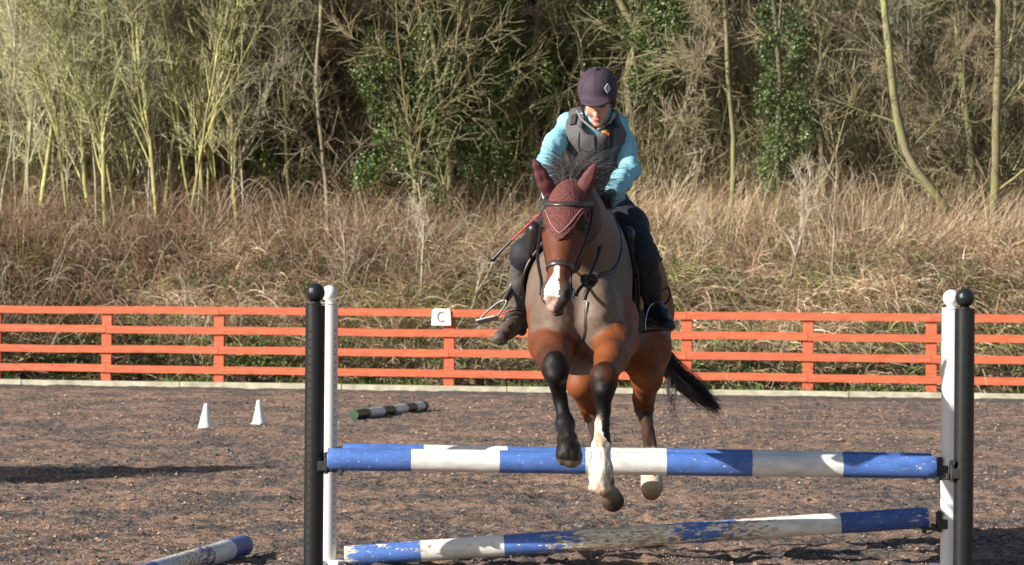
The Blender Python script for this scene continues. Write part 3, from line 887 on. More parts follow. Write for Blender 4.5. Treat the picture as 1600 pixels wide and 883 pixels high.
# --- low scrub and leaf litter filling the wood floor and the far wood
r = np.random.default_rng(88)
n = 200000
x, y, v = zone_xy(n, -14, 13, 7.4, 24, r=r)
hgt = r.uniform(0, 1, n) ** 1.5 * np.interp(v, [7.4, 9, 12, 26], [1.4, 3.2, 4.2, 6.0])
z = bank_h(x, y) + hgt
upz = np.where(r.random((n, 1)) < .5, 1.6, .2)
d0 = r.normal(size=(n, 3)) * np.array([.5, .6, .5]) + np.array([0, 0, 1]) * upz; d0 /= np.linalg.norm(d0, axis=1, keepdims=True)
dk = np.clip(fbm(x * .6, z * .6, 3, 8) * 1.5, .6, 1.25)[:, None]
col = pick([(.40, .35, .21), (.46, .38, .25), (.37, .37, .18), (.56, .50, .35), (.29, .33, .14)], n, r) * dk
V, F, C = ribbons(np.stack([x, y, z], -1), d0, r.normal(0, .7, (n, 3)), r.uniform(.3, 1.6, n), r.uniform(.008, .017, n), 4, r.normal(size=(n, 3)), col)
parts = [(V, F, C)]
for i in range(650):
    px = r.uniform(430, 1650) if r.random() < .85 else r.uniform(-50, 430)
    vv = r.uniform(9, 20); xx, yy, zz = gpos(px, vv)
    parts.append(leaves((xx, yy, zz + r.uniform(0, 4.5)), r.uniform(.2, .5), 110, .07, IVY, r, (1, 1, .8)))
V, F, C = join(parts)
o = mesh_np('undergrowth', V, F, ivy_m, col=C, smooth=False)
tag(o, 'tangled brown scrub, twigs and ivy filling the wood behind the trees', 'undergrowth', kind='stuff')

# --- unseen tree added left of the frame to cast the shade band on the arena
q = np.random.default_rng(905)
trunk_ = path_from((0, 0, -.2), (.02, 0, 1), 6.3, 14, .02, q)
data = build_tree('mossy', 905, trunk=trunk_, H=6.3, r0=.13, nb=22, scale_b=.35)
iv = join([leaves(np.array((q.normal(0, .12 * w_), q.normal(0, .35 * w_), z_)), .74 * w_ + .10, 1900, .10, IVY, q) for z_ in np.linspace(2.6, 6.15, 26) for w_ in [np.interp(z_, [2.6, 4.8, 6.2], [1.3, 1.0, .25])]])
sh = tree_obj('added_shade_tree', data, 'slender dense evergreen added out of view at the left to shade the arena', (-14.6, 15.4, 0), ivy=iv)
# ================================================================== JUMP
def paint_pole_mat(name, L, segs, wear=0.5, worn=None):
    """segs: list of (start_fraction, colour); object X runs along the pole from -L/2 to L/2"""
    m, nt, b = nodes_of(name)
    tc = N(nt, 'ShaderNodeTexCoord'); sx = N(nt, 'ShaderNodeSeparateXYZ'); nt.links.new(tc.outputs['Object'], sx.inputs[0])
    mr = N(nt, 'ShaderNodeMapRange'); mr.inputs[1].default_value = -L / 2; mr.inputs[2].default_value = L / 2
    wob = noise_n(nt, 12, 3, vec=tc.outputs['Object'])
    ad = N(nt, 'ShaderNodeMath', operation='MULTIPLY_ADD'); nt.links.new(wob.outputs[0], ad.inputs[0]); ad.inputs[1].default_value = 0.012; nt.links.new(sx.outputs[0], ad.inputs[2])
    nt.links.new(ad.outputs[0], mr.inputs[0])
    base = ramp(nt, mr.outputs[0], segs, 'CONSTANT')
    st = objvec(nt, (1, 3, 3))
    w1 = noise_n(nt, 16, 7, 0.72, vec=st); w2 = noise_n(nt, 2.2, 3, 0.5, vec=st)
    wr = worn or [(0, 0.0), (1, 0.0)]
    wramp = ramp(nt, mr.outputs[0], [(p, (q, q, q)) for p, q in wr])
    s = N(nt, 'ShaderNodeMath', operation='MULTIPLY_ADD'); nt.links.new(w2.outputs[0], s.inputs[0]); s.inputs[1].default_value = 0.35; nt.links.new(w1.outputs[0], s.inputs[2])
    s2 = N(nt, 'ShaderNodeMath', operation='MULTIPLY_ADD'); nt.links.new(wramp.outputs[0], s2.inputs[0]); s2.inputs[1].default_value = 0.5; nt.links.new(s.outputs[0], s2.inputs[2])
    th = 0.965 - 0.12 * wear
    chip = ramp(nt, s2.outputs[0], [(th, (0, 0, 0)), (th + .012, (1, 1, 1))])
    under = ramp(nt, noise_n(nt, 30, 4, vec=st).outputs[0], [(.32, (.26, .17, .11)), (.46, (.46, .37, .26)), (.56, (.76, .73, .66))])
    dirt = ramp(nt, noise_n(nt, 7, 5, 0.65, vec=st).outputs[0], [(.28, (.66, .65, .62)), (.62, (1.03, 1.03, 1.03))])
    c = mixc(nt, 1.0, base.outputs[0], dirt.outputs[0], 'MULTIPLY')
    spk = ramp(nt, noise_n(nt, 60, 3, .6, vec=objvec(nt, (1, 1.6, 1.6))).outputs[0], [(.66, (0, 0, 0)), (.68, (1, 1, 1))])
    c = mixc(nt, spk.outputs[0], c, (.62, .60, .55))
    c = mixc(nt, chip.outputs[0], c, under.outputs[0])
    nt.links.new(c, b.inputs['Base Color'])
    rr = ramp(nt, chip.outputs[0], [(0, (.42,) * 3), (1, (.85,) * 3)]); nt.links.new(rr.outputs[0], b.inputs['Roughness'])
    inv = N(nt, 'ShaderNodeMath', operation='SUBTRACT'); inv.inputs[0].default_value = 1; nt.links.new(chip.outputs[0], inv.inputs[1])
    bump(nt, inv.outputs[0], b, 0.4, 0.003)
    return m
BLUE = (0.085, 0.185, 0.53); BLUE_SHADED = (0.06, 0.13, 0.42); WHT = (0.80, 0.80, 0.77)  # the darker blue is the same paint with the right pole ends' shade painted in
def pole(name, a, b_, rad, mat, label, group=None, seed=0, cat='pole'):
    a, b_ = np.asarray(a), np.asarray(b_)
    c = (a + b_) / 2; d = Vector(b_ - a); L = d.length
    q = np.random.default_rng(seed); n = 46; S = 28
    V, F = [], []
    xs = np.concatenate([[-L / 2, -L / 2 + .004], np.linspace(-L / 2 + .05, L / 2 - .05, n - 4), [L / 2 - .004, L / 2]])
    off = np.cumsum(q.normal(0, .0007, (n, 2)), axis=0)
    off = off - np.linspace(0, 1, n)[:, None] * off[-1]
    for i, xx in enumerate(xs):
        rr = rad * (1 + .012 * math.sin(xx * 2.3 + seed)) * (0.965 if i in (0, n - 1) else 1)
        for k in range(S):
            t = 2 * math.pi * k / S
            fl = 1 + .012 * math.sin(3 * t + seed)
            V.append((xx, off[i, 0] + rr * fl * math.cos(t), off[i, 1] + rr * fl * math.sin(t)))
    for i in range(n - 1):
        for k in range(S):
            F.append((i * S + k, (i + 1) * S + k, (i + 1) * S + (k + 1) % S, i * S + (k + 1) % S))
    F.append(tuple(range(S))); F.append(tuple((n - 1) * S + k for k in reversed(range(S))))
    o = mesh_np(name, V, F, mat, smooth=True)
    me = o.data
    sm = [len(p.vertices) == 4 for p in me.polygons]; me.polygons.foreach_set('use_smooth', sm)
    o.location = c; o.rotation_euler = d.to_track_quat('X', 'Z').to_euler()
    return tag(o, label, cat, group)

YF, YR = 14.0, 14.45
def fr(px, a, b_): return (px - a) / (b_ - a)
s7 = lambda a, b_, cuts, cols: [(max(0, fr(c, a, b_)), k) for c, k in zip(cuts, cols)]
La = 3.0
fm = paint_pole_mat('front_rail_paint', La, s7(512, 1462, [512, 642, 780, 915, 1042, 1175, 1315], [BLUE, WHT, BLUE, WHT, BLUE, WHT, BLUE]), 0.35, [(0, .25), (.03, 0), (.4, .12), (.6, .15), (.9, 0), (.99, .12)])
pole('jump_pole', P(512, 718, YF), P(1462, 730, YF), .0565, fm, 'front upper blue and white jump pole resting in cups between the black stands', seed=1, cat='jump pole')
rm = paint_pole_mat('rear_rail_paint', La, s7(537, 1455, [537, 664, 795, 915, 1042, 1175, 1315], [BLUE, WHT, BLUE, WHT, BLUE, WHT, BLUE_SHADED]), 0.4, [(0, .2), (.05, 0), (.4, .3), (.5, 0), (1, .1)])
pole('jump_pole', P(537, 709, YR), P(1455, 725, YR), .055, rm, 'rear upper blue and white jump pole mostly hidden behind the front one', seed=2, cat='jump pole')
lm = paint_pole_mat('low_rail_paint', La, s7(537, 1450, [537, 660, 790, 915, 1042, 1175, 1310], [BLUE, WHT, BLUE, (.66, .60, .50), BLUE, WHT, BLUE_SHADED]), 0.75, [(0, 1.0), (.012, .5), (.05, .15), (.33, .25), (.40, .55), (.43, .5), (.56, .46), (.60, .25), (.70, .5), (.75, .1), (1, .12)])
pole('jump_pole', P(539, 869, YR), P(1450, 809, YR), .054, lm, 'worn blue and white jump pole with one end dropped on the sand', seed=3, cat='jump pole')
gm = paint_pole_mat('ground_pole_paint', 3.0, [(0, (.06, .30, .13)), (.05, (.03, .075, .03)), (.2, WHT), (.38, (.03, .075, .03)), (.52, WHT), (.68, (.03, .075, .03)), (.8, WHT), (.9, (.03, .075, .03))], .2)
gA = P(553, 648.5, 31.0); gB = P(664, 638, 33.6); gA[2] = .052; gB[2] = .052
pole('ground_pole', gA, gB, .052, gm, 'green and white striped pole lying on the sand by the far kerb', seed=4)
SP1 = P(381, 866, 15.0); SP2 = P(190, 905, 13.0)
dd = np.array([-.20, -.98]); SP1[2] = .055; e2 = np.array([SP1[0] + dd[0] * 3.0, SP1[1] + dd[1] * 3.0, .052])
sm_ = paint_pole_mat('near_pole_paint', 3.0, [(0, (.07, .12, .40)), (.10, (.62, .66, .74)), (.215, (.055, .08, .25)), (.33, (.60, .64, .70)), (.5, (.07, .12, .38)), (.66, WHT), (.85, (.07, .12, .38))], .55, [(0, 0), (.1, .1), (.25, .45), (.34, .7), (.5, .3), (1, .3)])
# the object's X axis runs from its first to its second end: start at the end seen
pole('ground_pole', SP1, e2, .054, sm_, 'scuffed blue pole on the ground running out of the bottom left corner', seed=5)

# --- stands
blk = simple('black_plastic', (0.012, 0.014, 0.016), 0.32, 0.25, 25, 0.05, 0.002, spec=.5)
wplas = simple('white_stand_plastic', (0.80, 0.80, 0.80), 0.38, 0.03, 10, 0.03)
hole_m = simple('hole_dark', (0.004, 0.004, 0.004), 0.9, 0.1, 10, 0)
hole_w = simple('hole_grey', (0.30, 0.30, 0.31), 0.9, 0.1, 10, 0)
cup_m = simple('cup_plastic', (0.035, 0.036, 0.036), 0.45, 0.3, 30, 0.2)
def stand(x, y, rad, mat, hm, label, ang_h, htop=1.33, ballr=.047, group='jump stands holding the poles', cups=()):
    root = empty('jump_stand', (x, y, 0), label, 'jump stand', group)
    bm = bmesh.new()
    bm_cyl(bm, (0, 0, .03), (0, 0, htop), rad, rad, 40, .003)
    for k in range(0, 30):
        z = .12 + k * .04
        if z > htop - .12: break
        for aa in ang_h:
            dx, dy = math.cos(R(aa)), math.sin(R(aa))
            bm_cyl(bm, (dx * (rad - .002), dy * (rad - .002), z), (dx * (rad + .0012), dy * (rad + .0012), z), .0052, .0052, 10, 0, mi=1)
    bm_obj('column', bm, mat, root, mats=[mat, hm])
    bm = bmesh.new()
    bm_cyl(bm, (0, 0, htop + .001), (0, 0, htop + .010), rad * 1.03, rad * 1.03, 40, .002)
    bm_cyl(bm, (0, 0, htop + .010), (0, 0, htop + .018), rad * .5, rad * .5, 24)
    bm_ball(bm, (0, 0, htop + .018 + ballr * .93), ballr)
    bm_obj('ball_cap', bm, mat, root)
    bm = bmesh.new()
    for a_ in (0, 90):
        bm_box(bm, (0, 0, .022), (.22, .06, .03), .008, Matrix.Rotation(R(45 + a_), 3, 'Z'))
    bm_obj('foot', bm, mat, root)
    for (z, s) in cups:
        bm = bmesh.new()
        cx_ = s * (rad + .012)
        bm_box(bm, (cx_, -.01, z - .02), (.02, .055, .10), .005)
        bm_box(bm, (cx_ - s * .02, -.035, z - .03), (.055, .02, .05), .004)
        bm_box(bm, (s * (rad + .05), 0, z - .055), (.10, .05, .014), .004)
        bm_box(bm, (s * (rad + .035), .0, z - .045), (.02, .075, .03), .004)
        bm_box(bm, (s * (rad + .085), -.02, z - .062), (.022, .03, .03), .004)
        bm_cyl(bm, (cx_, -.045, z + .025), (cx_, -.025, z + .025), .014, .014, 14, .002)
        bm_obj('pole_cup', bm, cup_m, root)
    return root
lb = P(491, 700, YF); rb_ = P(1506, 700, YF); lw = P(513, 700, YR); rw = P(1485, 700, YR)
zf = P(512, 718, YF)[2]; zr = P(1462, 730, YF)[2]; z3 = P(1450, 809, YR)[2]
stand(lb[0], YF, .0485, blk, hole_m, 'left black jump stand with a ball top and a row of holes', (242,), group=None, cups=[(zf, 1)])
stand(lw[0], YR, .044, wplas, hole_w, 'left white jump stand half hidden behind the black one', (318,), ballr=.042, group=None, cups=[(P(537, 709, YR)[2], 1)])
stand(rb_[0], YF, .0485, blk, hole_m, 'right black jump stand in front of a white one', (283,), group=None, cups=[(zr, -1)])
stand(rw[0], YR, .048, wplas, hole_w, 'right white jump stand largely shaded beside the black stand', (), ballr=.044, group=None, cups=[(P(1455, 725, YR)[2], -1), (z3, -1)])

# --- cones
cone_m = simple('cone_plastic', (0.80, 0.80, 0.80), 0.4, 0.06, 8, 0.05)
def cone(px, py, Y, label, rz, tilt=0):
    p = P(px, py, Y)
    root = empty('marker_cone', (p[0], p[1], .0), label, 'cone', rz=rz)
    root.rotation_euler = (0, tilt, rz)
    bm = bmesh.new()
    S = 24; prof = [(.074, .004), (.078, .012), (.068, .03), (.060, .06), (.044, .13), (.026, .215), (.019, .245), (.013, .252), (.010, .25), (.010, .2)]
    rings = []
    for (rr, z) in prof:
        rings.append([bm.verts.new((rr * math.cos(2 * math.pi * k / S), rr * math.sin(2 * math.pi * k / S), z)) for k in range(S)])
    for a_, b2 in zip(rings[:-1], rings[1:]):
        for k in range(S):
            bm.faces.new((a_[k], a_[(k + 1) % S], b2[(k + 1) % S], b2[k]))
    bm_obj('cone_body', bm, cone_m, root, smooth=True)
    bm = bmesh.new(); bm_box(bm, (0, 0, .004), (.13, .13, .012), .004)
    bm_obj('cone_base', bm, cone_m, root)
cone(321, 669, 28.8, 'small white marker cone on the sand, the nearer and left one of two', .3, .02)
cone(405, 662, 29.8, 'small white marker cone on the sand, the farther and right one of two', .9, -.04)

# --- thin pale wire through the tall grass at the right
wl = [P(px, 375 + .004 * (px - 1040), 46.2) for px in np.linspace(1030, 1700, 20)]
V, F, C = tubes([np.array(wl)], [np.full(20, .009)], 5, [np.array((.62, .62, .60))])
o = mesh_np('fence_wire', V, F, twig_m, col=C)
tag(o, 'faint pale wire strung through the tall dead grass at the right', 'wire')
# ================================================================== BODIES (smoothly blended solids -> one surface)
RS = .962      # overall size of horse and rider
P_ = P
def P(px, py, Y): return P_(px, py, Y - HSH)
HSH = .58       # horse and rider stand this much nearer than the survey depths below
class Solid:
    def __init__(s): s.pr = []
    def cone(s, a, b, ra, rb, k=.03, col=None, sq=None, sub=False):
        ra *= RS; rb *= RS
        s.pr.append(('c', np.array(a, float), np.array(b, float), ra, rb, k, col, sq, sub)); return s
    def chain(s, pts, rads, k=.02, cols=None, sq=None):
        for i in range(len(pts) - 1):
            s.cone(pts[i], pts[i + 1], rads[i], rads[i + 1], k, cols[i] if isinstance(cols, list) else cols, sq)
        return s
    def ell(s, c, r, k=.03, col=None, rot=None, sub=False):
        s.pr.append(('e', np.array(c, float), np.array(r, float) * RS, None if rot is None else np.array(rot, float), 0, k, col, None, sub)); return s
    @staticmethod
    def dist(p, X):
        if p[0] == 'c':
            a, b = p[1], p[2]; ab = b - a
            h = np.clip(((X - a) @ ab) / (ab @ ab + 1e-12), 0, 1)
            o = X - a - h[..., None] * ab
            if p[7] is not None:
                w, q = p[7]; w = np.asarray(w, float)
                o = o + (q - 1) * (o @ w)[..., None] * w
            return np.sqrt((o * o).sum(-1)) - (p[3] + (p[4] - p[3]) * h)
        q = X - p[1]
        if p[3] is not None: q = q @ p[3]            # columns of rot are the local axes
        k0 = np.sqrt(((q / p[2]) ** 2).sum(-1)); k1 = np.sqrt(((q / p[2] ** 2) ** 2).sum(-1)) + 1e-9
        return k0 * (k0 - 1) / k1
    @staticmethod
    def box(p):
        if p[0] == 'c':
            m = max(p[3], p[4]); return np.minimum(p[1], p[2]) - m, np.maximum(p[1], p[2]) + m
        m = np.max(p[2]) if p[3] is not None else p[2]
        return p[1] - m, p[1] + m
    def field(s, X, colour=False):
        D = np.full(X.shape[:-1], 1.0)
        if colour: W = np.zeros(X.shape[:-1]); C = np.zeros(X.shape)
        fl = X.reshape(-1, 3); lo, hi = fl.min(0) - .30, fl.max(0) + .30
        for p in s.pr:
            bx = s.box(p)
            if np.any(bx[0] > hi) or np.any(bx[1] < lo): continue
            d = s.dist(p, X)
            if p[8]:
                k = p[5]; h = np.clip(.5 - .5 * (D + d) / k, 0, 1); D = D * (1 - h) - d * h + k * h * (1 - h)
            else:
                k = p[5]; h = np.clip(.5 + .5 * (D - d) / k, 0, 1); D = D * (1 - h) + d * h - k * h * (1 - h)
            if colour and p[6] is not None:
                w = np.exp(-np.clip(d, -.03, 1) / .006) + 1e-30
                W += w; C += w[..., None] * np.array(p[6])
        return (D, C / W[..., None]) if colour else D
    def mesh(s, res, pad=.03):
        lo = np.min([s.box(p)[0] for p in s.pr if not p[8]], axis=0) - pad
        hi = np.max([s.box(p)[1] for p in s.pr if not p[8]], axis=0) + pad
        n = np.ceil((hi - lo) / res).astype(int) + 1
        D = np.full(n, 1.0, dtype=np.float32)
        ax = [lo[i] + np.arange(n[i]) * res for i in range(3)]
        for p in s.pr:
            a, b = s.box(p); a = a - (.03 + p[5]); b = b + (.03 + p[5])
            i0 = np.clip(np.floor((a - lo) / res).astype(int), 0, n); i1 = np.clip(np.ceil((b - lo) / res).astype(int) + 1, 0, n)
            if np.any(i1 <= i0): continue
            G = np.stack(np.meshgrid(*[ax[i][i0[i]:i1[i]] for i in range(3)], indexing='ij'), -1)
            d = s.dist(p, G).astype(np.float32); sl = tuple(slice(i0[i], i1[i]) for i in range(3)); Q = D[sl]; k = p[5]
            if p[8]:
                h = np.clip(.5 - .5 * (Q + d) / k, 0, 1); D[sl] = Q * (1 - h) - d * h + k * h * (1 - h)
            else:
                h = np.clip(.5 + .5 * (Q - d) / k, 0, 1); D[sl] = Q * (1 - h) + d * h - k * h * (1 - h)
        # surface nets
        S = D < 0
        sh = tuple(np.array(D.shape) - 1)
        acc = np.zeros(sh + (3,), np.float32); cnt = np.zeros(sh, np.float32)
        off = [(i, j, k) for i in (0, 1) for j in (0, 1) for k in (0, 1)]
        def V(o, A): return A[o[0]:o[0] + sh[0], o[1]:o[1] + sh[1], o[2]:o[2] + sh[2]]
        for o in off:
            for axi in range(3):
                if o[axi]: continue
                o2 = list(o); o2[axi] = 1; o2 = tuple(o2)
                da, db = V(o, D), V(o2, D); cr = V(o, S) != V(o2, S)
                t = np.where(cr, da / (da - db + 1e-12), 0)
                for c in range(3):
                    acc[..., c] += np.where(cr, o[c] + (t if c == axi else 0), 0)
                cnt += cr
        act = cnt > 0
        ids = np.full(sh, -1, np.int64); ids[act] = np.arange(act.sum())
        I = np.argwhere(act)
        Vt = lo + (I + acc[act] / cnt[act][:, None]) * res
        Fs = []
        for axi in range(3):
            o2 = [0, 0, 0]; o2[axi] = 1
            A = S[:D.shape[0] - o2[0], :D.shape[1] - o2[1], :D.shape[2] - o2[2]]
            B = S[o2[0]:, o2[1]:, o2[2]:]
            E = np.argwhere(A != B)
            u, v = (axi + 1) % 3, (axi + 2) % 3
            ok = (E[:, u] > 0) & (E[:, v] > 0) & (E[:, u] < D.shape[u] - 1) & (E[:, v] < D.shape[v] - 1)
            E = E[ok]
            def g(du, dv):
                Q = E.copy(); Q[:, u] += du; Q[:, v] += dv; return ids[Q[:, 0], Q[:, 1], Q[:, 2]]
            q = np.stack([g(-1, -1), g(0, -1), g(0, 0), g(-1, 0)], -1)
            ins = A[E[:, 0], E[:, 1], E[:, 2]]
            q[~ins] = q[~ins][:, ::-1]
            Fs.append(q)
        F = np.concatenate(Fs); F = F[(F >= 0).all(1)]
        return Vt, F
    def colours(s, V):
        out = np.zeros_like(V)
        for i in range(0, len(V), 40000):
            out[i:i + 40000] = s.field(V[i:i + 40000], True)[1]
        return out
    def normal(s, X):
        e = 1e-3; g = np.stack([s.field(X + np.eye(3)[i] * e) - s.field(X - np.eye(3)[i] * e) for i in range(3)], -1)
        return g / (np.linalg.norm(g, axis=-1, keepdims=True) + 1e-9)
    def snap(s, X, off=0.0, it=12):
        """move points onto the surface (plus off)"""
        X = np.array(X, float)
        for _ in range(it):
            d = s.field(X) - off; X = X - s.normal(X) * d[..., None] * .8
        return X

def smooth_path(pts, n):
    """Catmull-Rom through pts"""
    p = np.asarray(pts, float); p = np.vstack([2 * p[0] - p[1], p, 2 * p[-1] - p[-2]])
    out = []
    m = len(p) - 3
    for q in np.linspace(0, m - 1e-6, n):
        i = int(q); t = q - i; a, b, c, d = p[i:i + 4]
        out.append(.5 * ((2 * b) + (-a + c) * t + (2 * a - 5 * b + 4 * c - d) * t * t + (-a + 3 * b - 3 * c + d) * t ** 3))
    return np.array(out)

def strap(path, nrm, w, th, closed=False):
    """flat leather band following path; nrm = outward normals"""
    n = len(path)
    T = np.gradient(path, axis=0) if not closed else (np.roll(path, -1, 0) - np.roll(path, 1, 0))
    T /= np.linalg.norm(T, axis=1, keepdims=True) + 1e-9
    nrm = nrm - T * (nrm * T).sum(1)[:, None]; nrm /= np.linalg.norm(nrm, axis=1, keepdims=True) + 1e-9
    S = np.cross(T, nrm)
    q = [(-.5, -.2), (-.5, .6), (-.35, 1), (.35, 1), (.5, .6), (.5, -.2)]
    V = np.stack([path + S * (a * w) + nrm * (b * th) for a, b in q], 1).reshape(-1, 3)
    k = len(q); m = n if closed else n - 1
    F = []
    for i in range(m):
        j = (i + 1) % n
        for a in range(k): F.append((i * k + a, i * k + (a + 1) % k, j * k + (a + 1) % k, j * k + a))
    return V, np.array(F)[:, ::-1]

def cloth_disp(V, Nn, amp, f, s=0, aniso=(1, 1, 1)):
    a = np.asarray(aniso)
    W = V * a
    d = fbm(W[:, 0] * f + W[:, 1] * f * .7 + s, W[:, 2] * f + W[:, 1] * f * .4, 3) - .5
    return V + Nn * (d * amp)[:, None]
# ================================================================== HORSE
BAY = (0.20, 0.060, 0.019); BAYD = (0.11, 0.032, 0.013); CLIP = (0.16, 0.112, 0.083); BLKC = (0.007, 0.006, 0.006)
SOCK = (0.70, 0.62, 0.52); HOOF = (0.13, 0.095, 0.065); HOOFD = (0.035, 0.028, 0.024); FACE = (0.12, 0.037, 0.016)
Hh = Solid()
XS = ((1, 0, 0), 1.0)
# trunk
Hh.ell(P(902, 478, 14.62), (.222, .36, .315), .10, CLIP)
Hh.ell(P(915, 462, 15.05), (.255, .62, .375), .12, CLIP)
Hh.ell(P(945, 470, 15.6), (.25, .50, .335), .12, CLIP)
Hh.ell(P(968, 448, 16.1), (.27, .40, .31), .12, (0.21, .075, .028))
Hh.ell(P(930, 372, 15.0), (.09, .36, .12), .12, BAYD)
Hh.ell(P(872, 492, 14.36), (.135, .17, .20), .06, CLIP)
Hh.ell(P(934, 492, 14.36), (.12, .17, .20), .06, CLIP)
Hh.ell(P(855, 470, 14.62), (.11, .22, .24), .08, CLIP)
Hh.ell(P(950, 470, 14.62), (.09, .22, .24), .08, CLIP)
Hh.ell(P(908, 555, 14.55), (.17, .25, .10), .08, (.13, .07, .045))
# neck
sqx = ((1, 0, 0), 1.45)
Hh.cone(P(905, 335, 14.18), P(920, 415, 14.75), .155, .30, .10, CLIP, sqx)
Hh.cone(P(905, 318, 14.10), P(930, 350, 14.95), .10, .13, .08, BAYD, sqx)
# head frame
hA = P(886, 293, 14.02); hB = P(868.5, 467, 13.70)
ht = (hB - hA); hl = np.array([1, -.13, 0.02]); hl -= ht * hl.dot(ht) / ht.dot(ht); hl /= np.linalg.norm(hl)
hf = np.cross(ht / np.linalg.norm(ht), hl); hf = hf if hf[1] < 0 else -hf
HL = np.linalg.norm(ht)
rotH = np.stack([hl, ht / HL, hf], 1)
def HP(t, l, d): return hA + ht * t + hl * l * RS + hf * d * RS
Hh.ell(HP(.10, 0, -.06), (.085, .13, .10), .04, FACE, rotH)
Hh.ell(HP(.30, 0, -.045), (.098, .15, .095), .05, FACE, rotH)
for s_ in (-1, 1):
    Hh.ell(HP(.30, s_ * .085, -.012), (.030, .052, .034), .03, FACE, rotH)      # brow over the eye
    Hh.ell(HP(.40, s_ * .050, -.13), (.045, .145, .11), .05, FACE, rotH)        # cheek
    Hh.cone(HP(.40, s_ * .078, -.045), HP(.62, s_ * .052, -.035), .014, .010, .03, FACE)   # facial crest
    Hh.ell(HP(.945, s_ * .044, -.012), (.030, .050, .034), .02, (.10, .055, .035), rotH)
    Hh.ell(HP(.965, s_ * .058, .006), (.012, .024, .014), .012, (.01, .008, .008), rotH, sub=True)
Hh.cone(HP(.35, 0, -.03), HP(.84, 0, -.022), .078, .050, .05, FACE)
Hh.cone(HP(.45, 0, -.125), HP(.90, 0, -.085), .052, .034, .05, (.12, .045, .02))
Hh.ell(HP(.93, 0, -.045), (.064, .070, .055), .03, (.09, .05, .035), rotH)
Hh.ell(HP(1.03, 0, -.045), (.040, .030, .035), .02, (.11, .075, .06), rotH)
Hh.ell(HP(1.03, 0, -.085), (.035, .028, .028), .012, (.06, .04, .032), rotH)
for s_ in (-1, 1):
    Hh.ell(HP(.345, s_ * .105, -.012), (.017, .022, .017), .010, BLKC, rotH, sub=True)
# fore legs (right side of the picture carries the white sock)
Hh.chain([P(866, 500, 14.5), P(864, 535, 14.36), P(866, 556, 14.10)], [.135, .112, .088], .05, [BAY, (.14, .042, .016)])
Hh.chain([P(866, 556, 14.10), P(868, 574, 13.86)], [.086, .062], .03, (.08, .026, .012))
Hh.ell(P(868, 576, 13.83), (.057, .052, .082), .045, BLKC)
Hh.ell(P(868, 590, 13.80), (.036, .03, .03), .03, BLKC)
Hh.chain([P(870, 592, 13.86), P(875, 622, 13.9), P(881, 650, 13.88)], [.050, .032, .034], .02, BLKC)
Hh.cone(P(868, 592, 13.93), P(880, 655, 13.95), .022, .026, .02, BLKC)
Hh.ell(P(883, 662, 13.86), (.050, .052, .050), .02, BLKC)
Hh.cone(P(884, 668, 13.84), P(886, 682, 13.78), .041, .044, .015, BLKC)
Hh.cone(P(886, 687, 13.76), P(886, 688, 13.76), .0525, .0525, .004, (.014, .011, .010))
Hh.cone(P(887, 692, 13.76), P(888, 702, 13.73), .053, .061, .004, (.022, .017, .014), ((0, 1, 0), 1.0))
Hh.cone(P(888.5, 704, 13.73), P(889, 711, 13.72), .062, .064, .004, (.13, .09, .06))
Hh.ell(P(884, 655, 13.95), (.028, .03, .03), .02, BLKC)

Hh.chain([P(958, 500, 14.5), P(962, 530, 14.34), P(956, 560, 14.08)], [.13, .105, .080], .05, BAY)
Hh.chain([P(956, 558, 14.08), P(945, 590, 13.84)], [.08, .062], .03, [BAY])
Hh.ell(P(943, 598, 13.82), (.058, .052, .092), .045, BLKC)
Hh.ell(P(943, 612, 13.78), (.036, .03, .03), .03, BLKC)
Hh.chain([P(943, 615, 13.82), P(943, 643, 13.84), P(941, 662, 13.82)], [.048, .032, .032], .02, BLKC)
Hh.chain([P(941, 664, 13.82), P(940, 700, 13.76), P(939, 728, 13.70)], [.036, .042, .052], .02, SOCK)
Hh.cone(P(940, 665, 13.88), P(942, 715, 13.86), .024, .034, .02, SOCK)
Hh.ell(P(939, 742, 13.68), (.062, .055, .066), .02, SOCK)
Hh.ell(P(937, 762, 13.68), (.054, .048, .038), .02, (.62, .44, .33))
Hh.cone(P(946, 764, 13.74), P(951, 771, 13.75), .045, .046, .012, (.30, .22, .17))
Hh.cone(P(953, 774, 13.76), P(958, 783, 13.79), .049, .054, .004, HOOFD)
# hind legs
Hh.chain([P(1002, 490, 16.05), P(1006, 545, 15.75), P(1011, 592, 15.62)], [.19, .135, .083], .08, [(0.23, .075, .025), BAY])
Hh.chain([P(1011, 590, 15.62), P(1006, 622, 15.80), P(1006, 640, 15.86)], [.083, .058, .056], .03, [BAY, BAYD])
Hh.chain([P(1007, 642, 15.85), P(1012, 672, 15.66), P(1016, 704, 15.48)], [.050, .034, .036], .02, (.06, .032, .021))
Hh.ell(P(1017, 716, 15.44), (.045, .045, .045), .02, SOCK)
Hh.chain([P(1017, 718, 15.43), P(1018, 742, 15.36)], [.043, .050], .02, SOCK)
Hh.cone(P(1018, 747, 15.35), P(1019, 760, 15.30), .058, .062, .01, (.58, .49, .38))
Hh.cone(P(1018, 766, 15.29), P(1018, 767, 15.29), .054, .052, .006, (.24, .14, .08))
Hh.chain([P(930, 500, 16.0), P(906, 560, 15.7), P(909, 600, 15.62)], [.18, .13, .080], .08, [(0.23, .075, .025), BAY])
Hh.chain([P(909, 600, 15.62), P(922, 636, 15.80), P(925, 650, 15.84)], [.080, .055, .052], .03, BAY)
Hh.chain([P(926, 652, 15.82), P(934, 690, 15.64), P(940, 715, 15.5)], [.046, .034, .036], .02, (.05, .03, .02))
Hh.chain([P(940, 718, 15.48), P(943, 742, 15.4)], [.042, .046], .02, BLKC)
Hh.cone(P(943, 746, 15.4), P(944, 758, 15.36), .052, .058, .01, HOOFD)

